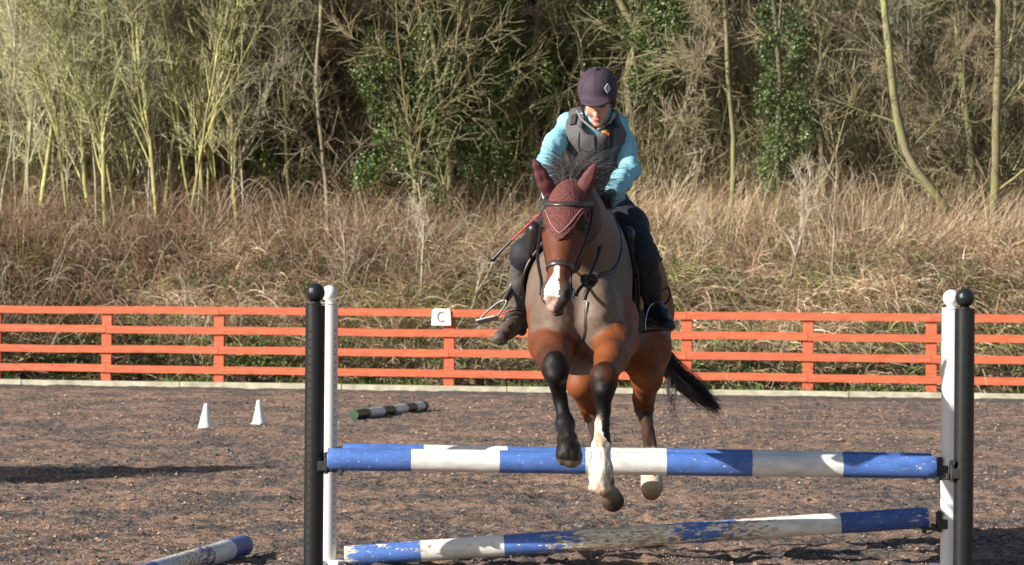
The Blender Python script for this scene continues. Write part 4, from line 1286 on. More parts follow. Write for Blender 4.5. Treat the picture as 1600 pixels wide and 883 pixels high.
V, F = Hh.mesh(.0078)
Nh = Hh.normal(V)
jit = np.stack([fbm(V[:, 2] * 40, V[:, 0] * 40, 3, k) - .5 for k in (1, 2, 3)], -1) * .035
C = Hh.colours(V + jit)
zl = P(0, 711, 13.73)[2]; lf = (V[:, 0] < P(915, 0, 13.7)[0]) & (V[:, 1] < 14.1 - HSH) & (V[:, 2] < P(0, 650, 13.7)[2])
wz = (fbm(V[:, 0] * 30, V[:, 2] * 30, 2) - .5) * .012
C = np.where((lf & (V[:, 2] > zl + wz))[:, None], np.array((.012, .010, .009)), C)
lw = (V[:, 0] > P(915, 0, 13.7)[0]) & (V[:, 1] < 14.1 - HSH) & (V[:, 2] > P(0, 745, 13.7)[2]) & (V[:, 2] < P(0, 635, 13.7)[2])
streak = lw & (V[:, 0] > P(947, 0, 13.78)[0] + wz) & (V[:, 2] > P(0, 690, 13.7)[2] + wz * 1.5 + (P(960, 0, 13.78)[0] - V[:, 0]) * 1.5)
C = np.where(streak[:, None], np.array(BLKC), C)
soil_ = lw & (fbm(V[:, 0] * 22, V[:, 2] * 14, 4, 6) > .57)
C = np.where(soil_[:, None], C * np.array((.62, .52, .42)), C)
# muscle relief and rough hair on the sock
ms = (fbm(V[:, 0] * 9 + V[:, 1] * 4, V[:, 2] * 7 + 3, 3, 4) - .5)
sk = (np.clip((P(0, 655, 13.7)[2] - V[:, 2]) / .05, 0, 1) * (V[:, 2] > P(0, 770, 13.7)[2])) * (fbm(V[:, 0] * 45, V[:, 2] * 20, 3, 8) - .5) * .020
V = V + Nh * sk[:, None]
V = V + Nh * (ms * .026 * np.clip((V[:, 2] - .8) / .3, 0, 1) * np.clip((1.55 - V[:, 2]) / .2, 0, 1))[:, None]
# coat markings (they belong to the hair): star strip and snip on the face, dark muzzle, dark dorsal hair
rel = V - hA
tt = rel @ ht / HL ** 2; ll = rel @ hl; dd_ = rel @ hf
head = (tt > .02) & (tt < 1.15) & (np.abs(ll) < .16) & (dd_ > -.26) & (V[:, 1] < 14.3 - HSH)
front = dd_ > -.075
blz = np.interp(tt, [.68, .72, .78, .86, .94, 1.0, 1.05], [.0, .006, .013, .023, .034, .032, .018])
bc = np.interp(tt, [.68, .78, .86, 1.0], [-.002, -.006, -.013, -.024])
wv = (fbm(V[:, 0] * 60, V[:, 2] * 60, 2) - .5) * .012
isb = head & front & (np.abs(ll - bc + wv) < blz) & (tt > .6)
muz = head & (tt > .84) & ~isb
mcol = np.array((.035, .026, .022)); mix_ = np.clip((tt - .84) / .10, 0, 1) * np.clip(.5 + ll * 22, 0.25, 1)
C = np.where(muz[:, None], C * (1 - mix_[:, None]) + mcol * mix_[:, None], C)
pink = isb & (tt > .99)
C = np.where(isb[:, None], np.array((.80, .74, .68)), C)
C = np.where(pink[:, None], np.array((.45, .30, .25)), C)
# darker cheeks and eye rims (bay points)
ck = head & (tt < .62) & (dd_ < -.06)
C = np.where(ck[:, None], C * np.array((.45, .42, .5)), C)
rim = head & (np.abs(tt - .345) < .06) & (np.abs(np.abs(ll) - .105) < .04) & (dd_ > -.05)
C = np.where(rim[:, None], C * .35, C)
tonal = (fbm(V[:, 0] * 9, V[:, 2] * 9 + V[:, 1] * 5, 4) - .5)
C = C * (1 + .55 * tonal)[:, None]
# coat material
m, nt, b = nodes_of('horse_coat')
a = N(nt, 'ShaderNodeAttribute', attribute_name='Col')
hairn = noise_n(nt, 90, 4, .7, vec=objvec(nt, (1.6, 1.6, .35)))
hr = ramp(nt, hairn.outputs[0], [(.3, (.74, .74, .74)), (.7, (1.2, 1.2, 1.2))])
c = mixc(nt, 1.0, a.outputs['Color'], hr.outputs[0], 'MULTIPLY')
nt.links.new(c, b.inputs['Base Color']); b.inputs['Roughness'].default_value = .52
b.inputs['Specular IOR Level'].default_value = .22

mus = noise_n(nt, 7, 3, .5, vec=objvec(nt))
hsum = N(nt, 'ShaderNodeMath', operation='MULTIPLY_ADD'); nt.links.new(mus.outputs[0], hsum.inputs[0]); hsum.inputs[1].default_value = 5; nt.links.new(hairn.outputs[0], hsum.inputs[2])
bump(nt, hsum.outputs[0], b, .35, .006)
coat = m
hg = np.array(P(930, 560, 15.0)); HO = np.array((hg[0], 15.0 - HSH, 0.0))
horse = empty('horse', HO, 'bay horse with clipped grey-brown body and one white foreleg jumping the poles', 'horse')
mesh_np('body', V, F, coat, horse, C, origin=HO)

glossy_eye = simple('eye_black', (.006, .004, .004), .08, .05, 10, 0)
for s_ in (-1, 1):
    bm = bmesh.new(); bm_ball(bm, HP(.345, s_ * .094, -.016) - HO, .0205)
    bm_obj('eye', bm, glossy_eye, horse, smooth=True)

# ---- hair
def hair_mat(name, c):
    m, nt, b = nodes_of(name)
    a = N(nt, 'ShaderNodeAttribute', attribute_name='Col'); nt.links.new(a.outputs['Color'], b.inputs['Base Color'])
    b.inputs['Roughness'].default_value = .42; b.inputs['Specular IOR Level'].default_value = .5
    return m
hair_m = hair_mat('horse_hair', 0)
q = np.random.default_rng(12)
lines, rads, cols = [], [], []
crest0 = P(893, 280, 14.12); crest1 = P(922, 335, 14.85)
for i in range(1500):
    t = q.uniform(0, 1) ** 1.6
    p = crest0 * (1 - t) + crest1 * t + np.array([q.normal(0, .022), q.normal(0, .02), -.01])
    sp = q.normal(0, .42); L = q.uniform(.12, .25) * (1 - .3 * t)
    d = np.array([sp + q.normal(0, .12), q.normal(0.15, .25), 1.0]); d /= np.linalg.norm(d)
    n = 7; s1 = np.linspace(0, 1, n)
    side = np.sign(sp + q.normal(0, .2))
    pts = p + d * (L * s1)[:, None] + np.stack([side * .09 * s1 ** 2.2 * q.uniform(.2, 1.5), np.zeros(n), -.10 * s1 ** 2.5 * q.uniform(.3, 1.2)], -1) + q.normal(0, .0015, (n, 3))
    lines.append(pts); rads.append(np.linspace(.0016, .0005, n)); cols.append(np.array((.04, .037, .037)) * q.uniform(.4, 2.6))
V, F, C = tubes(lines, rads, 3, cols)
mesh_np('mane', V, F, hair_m, horse, C, origin=HO)
lines, rads, cols = [], [], []
tb = P(1005, 470, 16.38)
for i in range(1500):
    a1 = np.array([q.normal(0, .018), q.normal(0, .02), q.normal(0, .02)])
    e = q.normal(0, 1)
    k_ = q.uniform(0.55, 1.08)
    pts = [tb + a1 * .5, P(1026, 540, 16.5) + a1, P(1052 + e * 3, 580 + e * 3.5, 16.55) + a1 * 1.2,
           P(1086 + e * 2, 610 + e * 5, 16.55) + a1 * 1.3, P(1120 + q.normal(0, 3), 637 + e * 4, 16.55) + a1 * .8]
    if q.random() < .04: pts[-1] = P(1055 + q.normal(0, 12), 655 + q.normal(0, 12), 16.5); pts[-2] = P(1048 + e * 6, 620 + e * 8, 16.5)
    n = 12; sp_ = smooth_path(pts, 16)
    sp_ = sp_[:max(6, int(16 * k_))]
    lines.append(sp_); rads.append(np.linspace(.0026, .0008, len(sp_))); cols.append(np.array((.012, .010, .010)) * q.uniform(.6, 2.0))
V, F, C = tubes(lines, rads, 3, cols)
mesh_np('tail', V, F, hair_m, horse, C, origin=HO)
# fetlock feather and leg hair on the white sock
lines, rads, cols = [], [], []
for (px, py, Yd, cc, nn, sp) in ((941, 712, 13.86, (.62, .52, .42), 420, .05), (938, 735, 13.80, (.66, .56, .45), 420, .055), (884, 668, 13.90, (.03, .025, .022), 150, .04), (1017, 728, 15.48, (.6, .52, .42), 160, .045)):
    for i in range(nn):
        p = P(px + q.normal(0, 4), py + q.normal(0, 8), Yd + q.uniform(-.13, .02))
        p = Hh.snap(p[None], -.003, 6)[0]
        nn_ = Hh.normal(p[None])[0]
        d = nn_ * .35 + np.array([q.normal(0, .1), 0, -1]); d /= np.linalg.norm(d)
        L = q.uniform(.02, .045); s1 = np.linspace(0, 1, 4)
        lines.append(p + d * (L * s1)[:, None]); rads.append(np.linspace(.0013, .0004, 4)); cols.append(np.array(cc) * q.uniform(.6, 1.15))
V, F, C = tubes(lines, rads, 3, cols)
mesh_np('feather', V, F, hair_m, horse, C, origin=HO)

# ---- ear bonnet
m, nt, b = nodes_of('crochet')
tcu = objvec(nt, (1, 1, 1))
br = N(nt, 'ShaderNodeTexVoronoi'); br.inputs['Scale'].default_value = 118; nt.links.new(objvec(nt, (1.0, .6, 1.25)), br.inputs['Vector'])
rr = ramp(nt, br.outputs['Distance'], [(.10, (.016, .005, .006)), (.42, (.115, .033, .028)), (.8, (.17, .052, .044))])
nt.links.new(rr.outputs[0], b.inputs['Base Color']); b.inputs['Roughness'].default_value = .85; bump(nt, br.outputs['Distance'], b, .8, .004)
crochet = m
maroon = simple('ear_cloth', (.105, .026, .027), .75, .12, 60, .12, .002)
pinkc = simple('bonnet_edging', (.34, .15, .14), .8, .1, 60, .2)
# cloth sheet over the brow: grid in head coordinates, dropped on the skull
def face_pt(t, l):
    """point on the front of the head at (t,l)"""
    X = np.stack([HP(a_, b2, .16) for a_, b2 in zip(np.ravel(t), np.ravel(l))])
    for _ in range(40):
        X = X - hf * np.clip(Hh.field(X), -.02, .05)[:, None] * .7
    return X
def low_edge(l):   # lower rim of the bonnet as a function of l (head units)
    a_ = np.abs(l + .004) / .098
    return .515 - .27 * a_ ** 1.45 + .010 * np.abs(np.sin(l * 150))
nl, ntt = 61, 52
ls = np.linspace(-.099, .099, nl)
Vb = []
for j in range(ntt):
    for l in ls:
        e_ = low_edge(l); Vb.append((-.07 + (e_ + .07) * j / (ntt - 1), l))
Vb = np.array(Vb)
Xf = face_pt(Vb[:, 0], Vb[:, 1]) 
Nf = Hh.normal(Xf)
top = Xf + Nf * .008
Vv = np.concatenate([top, Xf + Nf * .001])
ii = np.arange(nl * ntt).reshape(ntt, nl)
Fb = np.stack([ii[:-1, :-1], ii[1:, :-1], ii[1:, 1:], ii[:-1, 1:]], -1).reshape(-1, 4)
n0 = nl * ntt
rimF = [(ii[-1, k], ii[-1, k] + n0, ii[-1, k + 1] + n0, ii[-1, k + 1]) for k in range(nl - 1)]
bon = mesh_np('ear_bonnet', Vv, np.concatenate([Fb, np.array(rimF)]), crochet, horse, origin=HO)
bon['label'] = 'dark maroon crocheted bonnet over the brow and ears'
# edging cord set in from the rim
ld_ = np.linspace(-.088, .088, 60)
ed = face_pt(.468 - .285 * (np.abs(ld_ + .004) / .098) ** 1.45, ld_); en = Hh.normal(ed)
V, F, _ = tubes([ed + en * .0095], [np.full(60, .0032)], 6)
mesh_np('bonnet_edging', V, F, pinkc, bon, origin=HO)
rim_l = np.linspace(-.098, .098, 140)
ed = face_pt(low_edge(rim_l), rim_l); en = Hh.normal(ed)
V, F, _ = tubes([ed + en * .0065], [np.full(140, .0042)], 6)
mesh_np('bonnet_rim', V, F, maroon, bon, origin=HO)
# ears
for s_, tip, b0, b1 in ((-1, P(833, 246, 13.96), P(843, 303, 14.02), P(868, 284, 14.04)), (1, P(931, 254, 13.98), P(899, 288, 14.03), P(925, 302, 14.02))):
    E = Solid(); base = (b0 + b1) / 2; ax_ = tip - base
    E.chain([base - ax_ * .12, base + ax_ * .15, base + ax_ * .45, base + ax_ * .75, base + ax_ * .97], [.037, .036, .029, .017, .003], .02, None, ((0, 1, 0), 1.35))
    fr_ = np.array([-.25 * s_ * 0, -1, 0])
    E.cone(base + ax_ * .25 + fr_ * .040, base + ax_ * .85 + fr_ * .020, .011, .003, .014, None, None, True)
    V, F = E.mesh(.004)
    mesh_np('ear_cover', V, F, maroon, bon, origin=HO)

# ---- bridle
leather = simple('black_leather', (.018, .014, .012), .36, .3, 40, .15, .002, spec=.55)
dleather = simple('brown_black_leather', (.045, .032, .027), .36, .3, 40, .15, .002, spec=.6)
metal = simple('steel', (.62, .62, .62), .22, .08, 30, .0, metal=1.0)
bridle = empty('bridle', (0, 0, 0)); bridle.parent = horse
def ring_on_head(t, dip, l0=-1, w=.020, th=.006, mat=None, name='strap', front_only=True, off=.002, sag=0.0):
    th_ = np.linspace(R(-88), R(88), 50)
    X = np.stack([HP(t + dip * (1 - math.cos(a_)), math.sin(a_) * .15, -.06 + math.cos(a_) * .17) for a_ in th_])
    axis_ = np.array([HP(t + dip * (1 - math.cos(a_)), 0, -.07) for a_ in th_])
    for _ in range(40):
        dr = axis_ - X; dr /= np.linalg.norm(dr, axis=1, keepdims=True)
        X = X + dr * np.clip(Hh.field(X) - off, -.02, .04)[:, None] * .7
    V, F = strap(X, Hh.normal(X), w, th)
    mesh_np(name, V, F, mat or leather, bridle, origin=HO)
    return X
bb = ring_on_head(.215, -.13, w=.026, th=.008, mat=dleather, name='browband', off=.009)
nb_ = ring_on_head(.715, -.015, w=.028, th=.008, mat=dleather, name='noseband', off=.002)
def surf_strap(pts, n, w, th, mat, name, parent, solid=Hh, off=.003, it=10):
    X = smooth_path(pts, n); X = solid.snap(X, off, it)
    # relax a little
    for _ in range(3): X[1:-1] = (X[:-2] + X[2:] + 2 * X[1:-1]) / 4
    V, F = strap(X, solid.normal(X), w, th)
    return mesh_np(name, V, F, mat, parent, origin=HO)
for s_ in (-1, 1):
    surf_strap([HP(.16, s_ * .11, -.07), HP(.40, s_ * .12, -.09), HP(.66, s_ * .09, -.06), HP(.90, s_ * .08, -.06)], 26, .016, .005, leather, 'cheekpiece', bridle)
    surf_strap([HP(.10, s_ * .11, -.09), HP(.35, s_ * .10, -.22), HP(.50, s_ * .05, -.25)], 20, .014, .005, leather, 'throatlash', bridle)
    # bit ring
    c0 = Hh.snap(HP(.90, s_ * .085, -.065)[None], .008, 12)[0]
    tq = np.linspace(0, 2 * math.pi, 25)
    ring = c0 + np.outer(np.cos(tq), hf) * .028 + np.outer(np.sin(tq), ht / HL) * .028
    V, F, _ = tubes([ring], [np.full(25, .0035)], 8); mesh_np('bit_ring', V, F, metal, bridle, origin=HO)
def free_strap(pts, w, th, mat, name, parent, n=30, up=(0, -1, 0), org=None):
    X = smooth_path(pts, n); V, F = strap(X, np.tile(np.array(up, float), (n, 1)), w, th)
    return mesh_np(name, V, F, mat, parent, origin=HO if org is None else org)
bitR = HP(.90, .085, -.075); bitL = HP(.90, -.085, -.075)
free_strap([bitR, P(905, 452, 13.9), P(917, 438, 14.0), P(933, 405, 14.16), P(942, 365, 14.32), P(947, 322, 14.5)], .016, .005, leather, 'rein', bridle)
free_strap([bitL, P(846, 440, 13.95), P(840, 400, 14.15), P(846, 350, 14.38), P(851, 322, 14.45)], .016, .005, leather, 'rein', bridle)
# loose leather bunched by the bit
for k in range(5):
    c0 = P(914 + k * 3.2, 437 + (k % 2) * 4, 13.98); tq = np.linspace(0, 2 * math.pi, 14)
    rg = c0 + np.stack([np.cos(tq) * .016, np.sin(tq + k) * .016, np.sin(tq) * .02], -1)
    V, F, _ = tubes([rg], [np.full(14, .008)], 6); mesh_np('keeper', V, F, dleather, bridle, origin=HO)
# breastplate over the neck and girth
bp = empty('breastplate', (0, 0, 0)); bp.parent = horse
surf_strap([P(926, 345, 14.9), P(950, 380, 14.6), P(943, 420, 14.45), P(928, 448, 14.3), P(915, 470, 14.25)], 30, .020, .006, leather, 'neck_strap', bp, off=.002)
surf_strap([P(915, 470, 14.2), P(912, 520, 14.2), P(909, 560, 14.25)], 24, .018, .006, dleather, 'chest_strap', bp, off=.002)
surf_strap([P(958, 350, 14.9), P(972, 400, 14.75), P(985, 440, 14.75)], 20, .014, .005, leather, 'side_strap', bp, off=.004)
def body_ring(cpx, cpy, Yc, rx, rz_, a0, a1, w, th, mat, name, parent, off=.004, dy=0):
    c0 = P(cpx, cpy, Yc); th_ = np.linspace(R(a0), R(a1), 60)
    X = np.stack([c0 + np.array([math.cos(a_) * rx, dy * math.sin(a_), math.sin(a_) * rz_]) for a_ in th_])
    for _ in range(40):
        dr = c0 - X; dr[:, 1] = 0; dr /= np.linalg.norm(dr, axis=1, keepdims=True)
        X = X + dr * np.clip(Hh.field(X) - off, -.03, .05)[:, None] * .7
    V, F = strap(X, Hh.normal(X), w, th); return mesh_np(name, V, F, mat, parent, origin=HO)
sad_org = P(930, 330, 15.25)
# ---- saddle (rests on the horse: a thing of its own)
saddle = empty('saddle', sad_org, 'black leather saddle with knee rolls and dark pad on the horse under the rider', 'saddle')
def sm_mesh(name, sol, res, mat, parent, org, disp=None, sub_parent=None):
    V, F = sol.mesh(res)
    if disp is not None:
        V = cloth_disp(V, sol.normal(V), *disp)
    return mesh_np(name, V, F, mat, parent, origin=org)
S = Solid()
S.ell(P(933, 352, 15.25), (.14, .24, .055), .05); S.ell(P(935, 335, 15.52), (.17, .06, .06), .05); S.ell(P(930, 345, 14.98), (.07, .06, .06), .04)
sm_mesh('seat', S, .009, leather, saddle, sad_org)
def shell(px0, px1, py0, py1, Y0, Y1, side, off, th, mat, name, round_=.25, nx_=26, nz_=34):
    """panel lying on the barrel: (py, Y) grid snapped to the flank"""
    V = []
    for i in range(nz_):
        for j in range(nx_):
            a_ = i / (nz_ - 1); c_ = j / (nx_ - 1)
            ww = 1 - round_ * (abs(2 * a_ - 1) ** 4)
            Yq = (Y0 + Y1) / 2 + (c_ - .5) * (Y1 - Y0) * ww
            pyq = py0 + (py1 - py0) * a_ - (abs(2 * c_ - 1) ** 3) * round_ * (py1 - py0) * .3 * (1 if a_ > .5 else -0.0)
            q_ = P(px0 if side < 0 else px1, pyq, Yq)
            V.append(q_)
    V = np.array(V)
    ctr = np.stack([np.full(len(V), P(930, 430, 15.2)[0]), V[:, 1], V[:, 2]], -1)
    for _ in range(40):
        dr = ctr - V; dr[:, 2] = 0; dr /= np.linalg.norm(dr, axis=1, keepdims=True) + 1e-9
        V = V + dr * np.clip(Hh.field(V) - off, -.03, .05)[:, None] * .7
    Nn = Hh.normal(V)
    n0 = len(V); VV = np.concatenate([V + Nn * th, V])
    ii = np.arange(n0).reshape(nz_, nx_)
    f1 = np.stack([ii[:-1, :-1], ii[:-1, 1:], ii[1:, 1:], ii[1:, :-1]], -1).reshape(-1, 4)
    f2 = f1[:, ::-1] + n0
    rim = list(ii[0, :]) + list(ii[1:, -1]) + list(ii[-1, ::-1][1:]) + list(ii[::-1, 0][1:-1])
    f3 = np.array([(rim[k], rim[k] + n0, rim[(k + 1) % len(rim)] + n0, rim[(k + 1) % len(rim)]) for k in range(len(rim))])
    o = mesh_np(name, VV, np.concatenate([f1, f2, f3]), mat, saddle, origin=sad_org)
    bmn = bmesh.new(); bmn.from_mesh(o.data); bmesh.ops.recalc_face_normals(bmn, faces=bmn.faces); bmn.to_mesh(o.data); bmn.free()
    return o
padm = simple('saddle_pad_cloth', (.016, .018, .022), .85, .2, 60, .3)
shell(790, 1040, 352, 522, 14.72, 15.62, 1, .006, .014, padm, 'saddle_pad')
shell(790, 1040, 352, 505, 14.80, 15.62, -1, .004, .012, padm, 'saddle_pad')
shell(790, 1040, 350, 485, 14.80, 15.38, 1, .024, .010, leather, 'flap')
shell(790, 1040, 345, 470, 14.72, 15.38, -1, .026, .012, leather, 'flap')
for (c0, sd) in ((P(829, 382, 14.80), -1), (P(985, 390, 14.86), 1)):
    S = Solid(); S.cone(c0 + np.array([.016 * -sd, 0, .075]), c0 + np.array([-.006 * -sd, .03, -.075]), .044, .034, .02, None, ((0, 1, 0), .8))
    sm_mesh('knee_roll', S, .006, leather, saddle, sad_org)
g = body_ring(928, 465, 15.02, .36, .45, -170, -10, .085, .012, padm, 'girth', horse)
g.parent = saddle
g.data.transform(Matrix.Translation(Vector(HO - sad_org)))

# ---- stirrups
dullm = simple('worn_steel', (.26, .26, .25), .5, .2, 30, .1, metal=.6)
def stirrup(top, cpt, rx, name, tread_dir, label=None, leather_pts=None, w=.058, h=.12, tilt=None, mat=metal):
    """top = eye position; frame built in plane (side vector, down vector)"""
    root = saddle
    side, down = tilt
    side = np.array(side, float); side /= np.linalg.norm(side); down = np.array(down, float); down /= np.linalg.norm(down)
    nrm_ = np.cross(side, down)
    pts = []
    for a_ in np.linspace(-1, 1, 29):
        x_ = w * math.copysign(min(1, abs(a_) * 1.25) ** .6, a_) ; z_ = h * (abs(a_) ** 1.9)
        pts.append(top + side * x_ + down * z_)
    V, F, _ = tubes([np.array(pts)], [np.interp(np.abs(np.linspace(-1, 1, 29)), [0, .5, 1], [.006, .0055, .0065])], 8)
    ir = mesh_np('stirrup', V, F, mat, root, origin=sad_org)
    c_ = top + down * h
    bm = bmesh.new()
    dn_ = np.cross(nrm_, side); M3 = Matrix((side, nrm_ / np.linalg.norm(nrm_), dn_ / np.linalg.norm(dn_))).transposed()
    bm_box(bm, c_ - sad_org, (w * 2 + .012, .045, .010), .003, M3)
    bm_obj('tread', bm, padm if mat is metal else mat, ir)
    return ir
# occupied stirrup (picture right): toes of the boot pass through it
stirrup(P(1024, 474, 15.0), None, 0, 's', None, w=.062, h=.140, tilt=((1, .55, .10), (.02, -.18, -1)))
# lost stirrup swinging out (picture left)
stirrup(P(786, 470, 14.95), None, 0, 's', None, w=.050, h=.125, tilt=((.95, -.30, .24), (-.64, -.1, -.77)), mat=dullm)
free_strap([P(838, 365, 15.05), P(822, 400, 14.95), P(802, 440, 14.93), P(787, 470, 14.95)], .024, .006, leather, 'stirrup_leather', saddle, up=(-.4, -1, 0), org=sad_org)
free_strap([P(842, 380, 15.05), P(826, 410, 14.96), P(808, 446, 14.95), P(790, 472, 14.96)], .024, .005, dleather, 'stirrup_leather', saddle, up=(-.4, -1, 0), org=sad_org)
free_strap([P(975, 352, 15.02), P(998, 400, 14.9), P(1013, 440, 14.92), P(1023, 474, 15.0)], .024, .006, leather, 'stirrup_leather', saddle, up=(.5, -1, 0), org=sad_org)
# ================================================================== RIDER
SKIN = (.60, .33, .24)
RO = P(928, 325, 15.25)
rider = empty('person', RO, 'person in turquoise jacket, grey body protector and dark riding helmet leaning over the horse', 'person')
shL, elL, wrL, haL = P(889, 193, 14.94), P(856, 250, 14.72), P(858, 306, 14.52), P(860, 322, 14.46)
shR, elR, wrR, haR = P(965, 195, 14.96), P(984, 266, 14.86), P(958, 299, 14.62), P(947, 312, 14.52)
chest = P(926, 220, 14.95); waist = P(930, 285, 15.18); hip = P(930, 322, 15.36); neck0 = P(929, 190, 14.90)
hdc = P(934, 150, 14.78)                     # skull centre
kneeL, ankL, toeL = P(818, 398, 14.86), P(812, 488, 15.08), P(781, 529, 14.86)
kneeR, ankR, toeR = P(1006, 402, 14.86), P(1022, 482, 15.08), P(1044, 508, 14.86)
hipL, hipR = P(902, 325, 15.36), P(956, 325, 15.36)

# head frame: looking down and a little to picture left
fwd = np.array([-.12, -.83, -.52]); fwd /= np.linalg.norm(fwd)
hx = np.array([1, -.12, .03]); hx -= fwd * hx.dot(fwd); hx /= np.linalg.norm(hx)
hu = np.cross(hx, fwd); hu = hu if hu[2] > 0 else -hu
rotR = np.stack([hx, fwd, hu], 1)
def FP(x, f, u): return hdc + (hx * x + fwd * f + hu * u) * RS * 1.05
B = Solid()
B.ell(FP(0, -.005, .01), (.072, .092, .095), .02, SKIN, rotR)
B.ell(FP(0, .045, -.050), (.054, .048, .075), .03, SKIN, rotR)
B.ell(FP(0, .076, -.112), (.026, .022, .020), .025, SKIN, rotR)            # chin
B.cone(FP(0, .088, -.008), FP(0, .114, -.050), .008, .012, .012, (.62, .32, .23))   # nose
for s_ in (-1, 1):
    B.ell(FP(s_ * .012, .100, -.052), (.008, .009, .007), .008, (.60, .30, .22), rotR)
    B.ell(FP(s_ * .034, .070, -.046), (.022, .016, .022), .02, (.66, .30, .22), rotR)   # cheeks
    B.cone(FP(s_ * .012, .090, .012), FP(s_ * .046, .074, .008), .007, .006, .012, SKIN)   # brow ridge
    B.ell(FP(s_ * .029, .094, -.010), (.017, .010, .010), .010, (.42, .22, .17), rotR, sub=True)
    B.ell(FP(s_ * .029, .078, -.011), (.014, .010, .010), .005, (.50, .26, .20), rotR)  # lids
    B.ell(FP(s_ * .074, -.004, -.025), (.010, .020, .030), .008, SKIN, rotR)            # ears
B.ell(FP(0, .092, -.079), (.022, .010, .007), .006, (.50, .17, .14), rotR)              # lips
B.ell(FP(0, .089, -.090), (.018, .010, .007), .006, (.52, .18, .15), rotR)
B.ell(FP(0, .106, -.084), (.020, .006, .0022), .004, None, rotR, sub=True)
B.cone(FP(0, -.01, -.07), neck0, .052, .056, .03, SKIN)
# rest of the body, under the clothes
CL = (.10, .30, .34)
B.cone(chest, waist, .125, .115, .08, CL, ((0, 1, 0), 1.3)); B.cone(waist, hip, .115, .14, .08, CL)
B.cone(shL, shR, .05, .05, .05, CL)
for a_, b_, c_, d_ in ((shL, elL, wrL, haL), (shR, elR, wrR, haR)):
    B.chain([a_, b_, c_], [.046, .036, .024], .02, CL)
for a_, b_, c_, d_ in ((hipL, kneeL, ankL, toeL), (hipR, kneeR, ankR, toeR)):
    B.chain([a_, b_, c_], [.078, .045, .034], .03, (.016, .019, .036)); B.cone(c_, d_, .03, .025, .02, (.03, .025, .025))
def hand(S, wr, ha, fdir, out, col, r=.0095, palm=.040):
    """closed riding hand: palm and five separate curled fingers"""
    d = (ha - wr); d /= np.linalg.norm(d)
    f = np.array(fdir, float); f -= d * f.dot(d); f /= np.linalg.norm(f)
    s = np.cross(d, f)                        # across the knuckles
    S.ell(ha, (palm, palm, palm * .62), .012, col, np.stack([d, s, f], 1))
    for i in range(4):
        k0 = ha + d * (.034 - .004 * abs(i - 1)) + s * (-.030 + .020 * i) - f * .010
        L = [.034, .038, .036, .028][i]
        k1 = k0 + d * .014 + f * L * .75; k2 = k1 - d * .022 + f * .016; k3 = k2 - d * .016 - f * .012
        S.chain([k0, k1, k2, k3], [r * 1.15, r * 1.05, r, r * .9], .004, col)
    t0 = ha - s * .034 + f * .008; t1 = t0 + d * .026 - s * .004 + f * .016; t2 = t1 + d * .020 + f * .012 + s * .012
    S.chain([t0, t1, t2], [r * 1.35, r * 1.15, r], .006, col)
    S.cone(wr, ha, .026, .030, .015, col)
hand(B, wrL, haL, (0, -.3, -1), 0, SKIN, .0085, .036)
hand(B, wrR, haR, (-.2, -.5, -1), 0, SKIN, .0085, .036)
skin_m = vcol_mat('skin', .5, .35, .06, 60, .1)
V, F = B.mesh(.0062); C = B.colours(V)
q_ = (V - hdc); u_ = q_ @ hu; x_ = q_ @ hx; f_ = q_ @ fwd
eye = (np.abs(np.abs(x_) - .029) < .013) & (np.abs(u_ + .0135) < .0035) & (f_ > .06)
C[eye] = (.03, .018, .014)
brow = (np.abs(np.abs(x_) - .030) < .017) & (np.abs(u_ - .010) < .0035) & (f_ > .06)
C[brow] = C[brow] * .5
mesh_np('body', V, F, skin_m, rider, C, origin=RO)

fleece = simple('turquoise_fleece', (.23, .51, .60), .85, .10, 35, .4, .004)
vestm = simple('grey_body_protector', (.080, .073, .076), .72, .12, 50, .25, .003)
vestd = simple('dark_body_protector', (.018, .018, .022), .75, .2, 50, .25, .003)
breech = simple('navy_breeches', (.012, .013, .021), .75, .25, 40, .35, .004)
chap = simple('worn_chap', (.085, .075, .072), .6, .35, 25, .5, .005)
bootm = simple('muddy_boot', (.085, .062, .052), .7, .45, 22, .5, .004)
bootb = simple('black_boot', (.016, .016, .019), .42, .3, 25, .3, .003)
glove = simple('black_glove', (.012, .012, .015), .6, .25, 60, .4, .003)
velvet = simple('purple_black_helmet_cloth', (.045, .028, .045), .78, .12, 70, .2, .002)
hairm = simple('dark_hair', (.02, .012, .010), .6, .3, 80, .4)

# jacket: torso, collar, sleeves
J = Solid()
J.cone(P(926, 205, 14.94), waist, .135, .132, .06, None, ((0, 1, 0), 1.2)); J.cone(waist, P(934, 302, 15.22), .132, .150, .05)
J.cone(shL, shR, .056, .056, .04)
J.chain([shL, P(869, 222, 14.84), elL, (elL + wrL) / 2, wrL], [.055, .056, .051, .048, .039], .03)
J.chain([shR, P(977, 230, 14.93), elR, (elR + wrR) / 2, wrR], [.055, .059, .055, .051, .041], .03)
J.cone(neck0 + np.array([0, 0, -.02]), FP(0, .0, -.115), .085, .078, .02)
V, F = J.mesh(.0075)
nn_ = J.normal(V)
V = cloth_disp(V, nn_, .020, 13, 2, (1, 1, .9)); V = cloth_disp(V, nn_, .013, 30, 5, (.45, .8, 1.2))
mesh_np('jacket', V, F, fleece, rider, origin=RO)
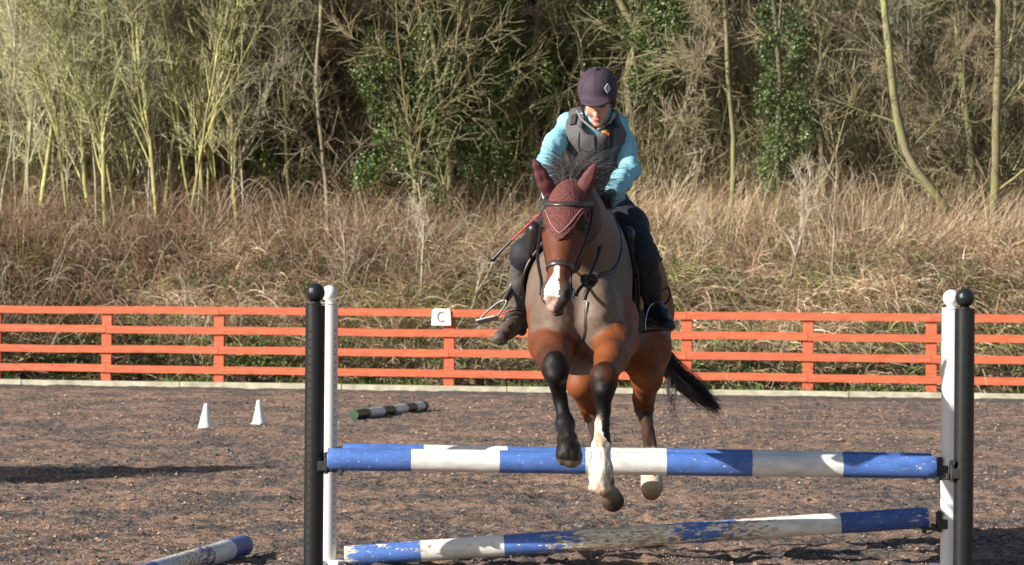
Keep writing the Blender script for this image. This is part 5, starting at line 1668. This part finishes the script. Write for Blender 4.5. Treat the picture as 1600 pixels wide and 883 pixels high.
# stand-up collar, open at the throat
def tube_shell(path_c, rads_x, rads_y, frame, a0, a1, n, th):
    V = []
    for c_, rx, ry in zip(path_c, rads_x, rads_y):
        for a_ in np.linspace(R(a0), R(a1), n):
            V.append(c_ + frame[0] * math.cos(a_) * rx + frame[1] * math.sin(a_) * ry)
    m_ = len(path_c); V = np.array(V); ii = np.arange(m_ * n).reshape(m_, n)
    c0 = np.repeat(np.array(path_c), n, axis=0); o_ = V - c0; o_ /= np.linalg.norm(o_, axis=1, keepdims=True)
    V2 = V - o_ * th; n0 = len(V)
    f1 = np.stack([ii[:-1, :-1], ii[:-1, 1:], ii[1:, 1:], ii[1:, :-1]], -1).reshape(-1, 4)
    rim = list(ii[0, :]) + list(ii[1:, -1]) + list(ii[-1, ::-1][1:]) + list(ii[::-1, 0][1:-1])
    f3 = np.array([(rim[k], rim[k] + n0, rim[(k + 1) % len(rim)] + n0, rim[(k + 1) % len(rim)]) for k in range(len(rim))])
    return np.concatenate([V, V2]), np.concatenate([f1, f1[:, ::-1] + n0, f3])
cfr = (np.array([1., 0, 0]), np.array([0, -1., .25]))
cc0 = P(930, 198, 14.90)
V, F = tube_shell([cc0 + np.array([0, 0, -.02]), cc0 + np.array([0, -.005, .02]), cc0 + np.array([0, -.01, .055])], [.095, .092, .088], [.085, .085, .085], cfr, -245, 65, 40, .006)
V, F = tube_shell([cc0 + np.array([0, 0, -.03]), cc0 + np.array([0, -.005, .015]), cc0 + np.array([0, -.01, .05])], [.088, .094, .098], [.080, .085, .088], cfr, 115, 425, 40, .007)
mesh_np('collar', V, F, fleece, rider, origin=RO)
greyt = simple('grey_trim', (.30, .28, .29), .7, .1, 40, .2)
for sd, a_px in ((-1, [(901, 172), (907, 184), (917, 194), (929, 203)]), (1, [(962, 176), (956, 187), (945, 196), (933, 203)])):
    free_strap([P(x1, y1, 14.78 - .002 * k) for k, (x1, y1) in enumerate(a_px)], .010, .003, greyt, 'collar_trim', rider, org=RO)
# jacket hem showing below the vest
# body protector
Vv_ = Solid()
Vv_.cone(P(927, 214, 14.90), P(930, 256, 15.05), .150, .152, .06, None, ((0, 1, 0), 1.0))
Vv_.cone(P(902, 187, 14.92), P(900, 214, 14.90), .062, .085, .04); Vv_.cone(P(952, 188, 14.94), P(954, 214, 14.92), .062, .085, .04)
Vv_.ell(P(928, 196, 14.80), (.055, .13, .050), .03, None, None, True)
V, F = Vv_.mesh(.0075); V = cloth_disp(V, Vv_.normal(V), .012, 14, 1); V = cloth_disp(V, Vv_.normal(V), .006, 40, 4)
# shade painted in: a band and the far right side take the darker material
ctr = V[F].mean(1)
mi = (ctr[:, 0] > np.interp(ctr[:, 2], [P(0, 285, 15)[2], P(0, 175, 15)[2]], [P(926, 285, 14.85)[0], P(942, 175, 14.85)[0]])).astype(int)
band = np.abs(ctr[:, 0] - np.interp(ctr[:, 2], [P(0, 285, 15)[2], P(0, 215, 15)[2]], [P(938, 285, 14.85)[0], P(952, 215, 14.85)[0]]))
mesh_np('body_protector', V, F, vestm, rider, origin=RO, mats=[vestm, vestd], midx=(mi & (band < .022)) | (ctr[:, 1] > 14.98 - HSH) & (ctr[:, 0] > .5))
for pts, w_ in (([(928, 200), (930, 230), (931, 262)], .010), ([(903, 205), (899, 235), (900, 262)], .005), ([(953, 205), (956, 235), (957, 262)], .005), ([(896, 238), (930, 243), (962, 240)], .005)):
    X = smooth_path(Vv_.snap(np.array([P(a_, b_, 14.76) for a_, b_ in pts]), .001, 12), 14); X = Vv_.snap(X, .001, 8)
    V, F = strap(X, Vv_.normal(X), w_, .003); mesh_np('zip' if w_ > .006 else 'seam', V, F, vestd, rider, origin=RO)
org_tag = simple('orange_tag', (.72, .22, .06), .6, .1, 40, .1)
tg = [P(938, 203, 14.76), P(946, 206, 14.755), P(954, 210, 14.76)]
tgs = Vv_.snap(np.array(tg), .004, 10); V, F = strap(smooth_path(tgs, 8), Vv_.normal(smooth_path(tgs, 8)), .016, .004)
mesh_np('tag', V, F, org_tag, rider, origin=RO)
for pts in ([(892, 172), (896, 185), (898, 197)], [(966, 176), (963, 188), (961, 200)]):
    X = Vv_.snap(np.array([P(a_, b_, 14.82) for a_, b_ in pts]), .004, 12); X = smooth_path(X, 8)
    V, F = strap(X, Vv_.normal(X), .034, .006); mesh_np('shoulder_strap', V, F, vestd, rider, origin=RO)
# gloves
G = Solid(); hand(G, wrL, haL, (0, -.3, -1), 0, None, .0115, .041); G.cone(wrL, wrL + (elL - wrL) * .12, .034, .034, .01)
sm_mesh('glove', G, .005, glove, rider, RO)
G = Solid(); hand(G, wrR, haR, (-.2, -.5, -1), 0, None, .0115, .041); G.cone(wrR, wrR + (elR - wrR) * .10, .036, .036, .01)
sm_mesh('glove', G, .005, glove, rider, RO)
# breeches
T = Solid()
T.ell(hip + np.array([0, .02, 0]), (.17, .15, .13), .05)
midL = P(866, 352, 15.05); midR = P(984, 352, 15.08)
T.chain([hipL, midL, kneeL + np.array([.008, .01, 0]), kneeL * .62 + ankL * .38], [.105, .092, .072, .060], .04)
T.chain([hipR, midR, kneeR, kneeR * .62 + ankR * .38], [.105, .094, .074, .062], .04)
V, F = T.mesh(.009); V = cloth_disp(V, T.normal(V), .012, 15, 7)
mesh_np('breeches', V, F, breech, rider, origin=RO)
# chaps and boots
for kn, an, to, cm_, bmat, tilt_ in ((kneeL, ankL, toeL, chap, bootm, -1), (kneeR, ankR, toeR, breech, bootb, 1)):
    S = Solid(); S.chain([kn * .8 + an * .2, kn * .55 + an * .45, kn * .12 + an * .88], [.064, .062, .046], .03)
    V, F = S.mesh(.007); V = cloth_disp(V, S.normal(V), .010, 20, 3); mesh_np('half_chap', V, F, cm_, rider, origin=RO)
    S = Solid(); fd = to - an; heel = an + np.array([-fd[0] * .12, .055, -.055 if tilt_ < 0 else -.04])
    toe = to.copy()
    S.cone(kn * .25 + an * .75, an, .050, .048, .02); S.cone(an, heel, .046, .036, .02); S.cone(an * .6 + toe * .4 + np.array([0, 0, .005]), toe, .046, .033, .03)
    S.cone(an, an * .5 + toe * .5, .046, .044, .03); S.cone(heel, toe, .034, .031, .02)
    V, F = S.mesh(.0055); V = cloth_disp(V, S.normal(V), .012, 26, 9, (1, 1, 1.6))
    bo = mesh_np('boot', V, F, bmat, rider, origin=RO)
    S = Solid(); dn = np.array([0, 0, -.028]); S.cone(heel + dn * .9, toe + dn * .8, .030, .027, .01, None, ((0, 0, 1), 2.6))
    S.cone(heel + dn * 1.2, heel + dn * 1.5, .026, .026, .01)
    V, F = S.mesh(.005); mesh_np('sole', V, F, bootb, bo, origin=RO)
    if tilt_ < 0:
        for k in range(4):
            c_ = an * (1 - .14 * k) + toe * (.14 * k) + np.array([0, -.0, .0])
            X = np.array([c_ + np.array([math.cos(a_) * .052, -.7 * abs(math.sin(a_)) * .052, math.sin(a_) * .03 + .03]) for a_ in np.linspace(R(20), R(160), 9)])
            Sx = X
            V, F, _ = tubes([Sx], [np.full(9, .003)], 5); mesh_np('lace', V, F, chap, bo, origin=RO)
# helmet
Hm = Solid()
Hm.ell(FP(0, -.012, .045), (.100, .122, .098), .02, None, rotR)
Hm.ell(FP(0, -.012, .020), (.101, .123, .080), .02, None, rotR)
Hm.ell(FP(0, .100, .026), (.078, .062, .014), .022, None, rotR)
Hm.ell(FP(0, 0.02, -.075), (.30, .30, .068), .008, None, rotR, True)
V, F = Hm.mesh(.005)
hel = mesh_np('helmet', V, F, velvet, rider, origin=RO)
bm = bmesh.new(); bm_ball(bm, FP(0, -.012, .146) - RO, .009); bm_obj('button', bm, velvet, hel, smooth=True)
for az in (0, 45, 90, 135):
    X = []
    for a_ in np.linspace(R(12), R(168), 30):
        v_ = hx * math.cos(R(az)) + fwd * math.sin(R(az))
        X.append(FP(0, -.012, .040) + v_ * math.cos(a_) * .14 + hu * math.sin(a_) * .14)
    X = Hm.snap(np.array(X), .0003, 14); V, F, _ = tubes([X], [np.full(30, .0014)], 5); mesh_np('seam', V, F, velvet, hel, origin=RO)
bad_m = simple('silver_badge', (.55, .55, .60), .4, .1, 40, 0)
bc0 = Hm.snap(P(955, 137, 14.64)[None], .001, 14)[0]; bn = Hm.normal(bc0[None])[0]
bu = np.array([0.05, 0, 1.]) - bn * bn[2]; bu /= np.linalg.norm(bu); bs = np.cross(bu, bn)
dm = np.array([bu * .0215, bs * .0165, -bu * .0215, -bs * .0165, bu * .0215, bs * .0165]) + bc0 + bn * .002
dpath = np.concatenate([np.linspace(dm[k], dm[k + 1], 5)[:-1] for k in range(4)] + [dm[:1]])
V1, F1 = strap(dpath, np.tile(bn, (len(dpath), 1)), .0055, .003)
tq = np.linspace(0, 2 * math.pi, 17); cpath = bc0 + bn * .002 + np.outer(np.cos(tq), bu) * .0062 + np.outer(np.sin(tq), bs) * .0062
V2, F2 = strap(cpath, np.tile(bn, (17, 1)), .0040, .003)
mesh_np('badge', np.concatenate([V1, V2]), np.concatenate([F1, F2 + len(V1)]), bad_m, hel, origin=RO, smooth=False)
# hair and chin straps
S = Solid()
for s_ in (-1, 1): S.ell(FP(s_ * .074, -.018, -.03), (.016, .040, .045), .02, None, rotR)
S.ell(FP(0, -.085, -.045), (.06, .035, .05), .03, None, rotR)
sm_mesh('hair', S, .005, hairm, rider, RO)
for s_ in (-1, 1):
    free_strap([FP(s_ * .080, .020, -.005), FP(s_ * .074, .040, -.055), FP(s_ * .052, .066, -.105), FP(s_ * .008, .084, -.140)], .013, .003, leather, 'chin_strap', hel, n=16, org=RO)

# strap loop behind the right boot, on the breeches knee
free_strap([P(1032, 455, 15.1), P(1044, 450, 15.1), P(1047, 462, 15.1), P(1040, 474, 15.12), P(1026, 476, 15.12)], .010, .004, leather, 'spur_strap', rider, org=RO)
free_strap([P(1012, 402, 15.1), P(1024, 399, 15.14), P(1033, 406, 15.16)], .022, .012, leather, 'chap_tab', rider, org=RO)
# ---- whip held in the left-of-picture hand
wo = P(835, 342, 14.42)
whip = empty('riding_whip', wo, 'short riding whip with red shaft and black flap held by the rider', 'riding whip')
X = smooth_path([P(860, 322, 14.46), P(835, 342, 14.46), P(800, 375, 14.47)], 12)
V, F, _ = tubes([X], [np.full(12, .0045)], 8); mesh_np('shaft', V, F, simple('red_shaft', (.55, .04, .07), .35, .1, 30, 0), whip, origin=wo)
X = smooth_path([P(800, 375, 14.47), P(785, 390, 14.48), P(774, 402, 14.49), P(767, 408, 14.5)], 12)
V, F, _ = tubes([X], [np.array([.006, .007, .007, .007, .007, .008, .009, .010, .012, .013, .011, .006])], 8); mesh_np('flap', V, F, leather, whip, origin=wo)
X = smooth_path([P(860, 322, 14.46), P(871, 311, 14.45)], 4); V, F, _ = tubes([X], [np.full(4, .010)], 8); mesh_np('handle', V, F, leather, whip, origin=wo)
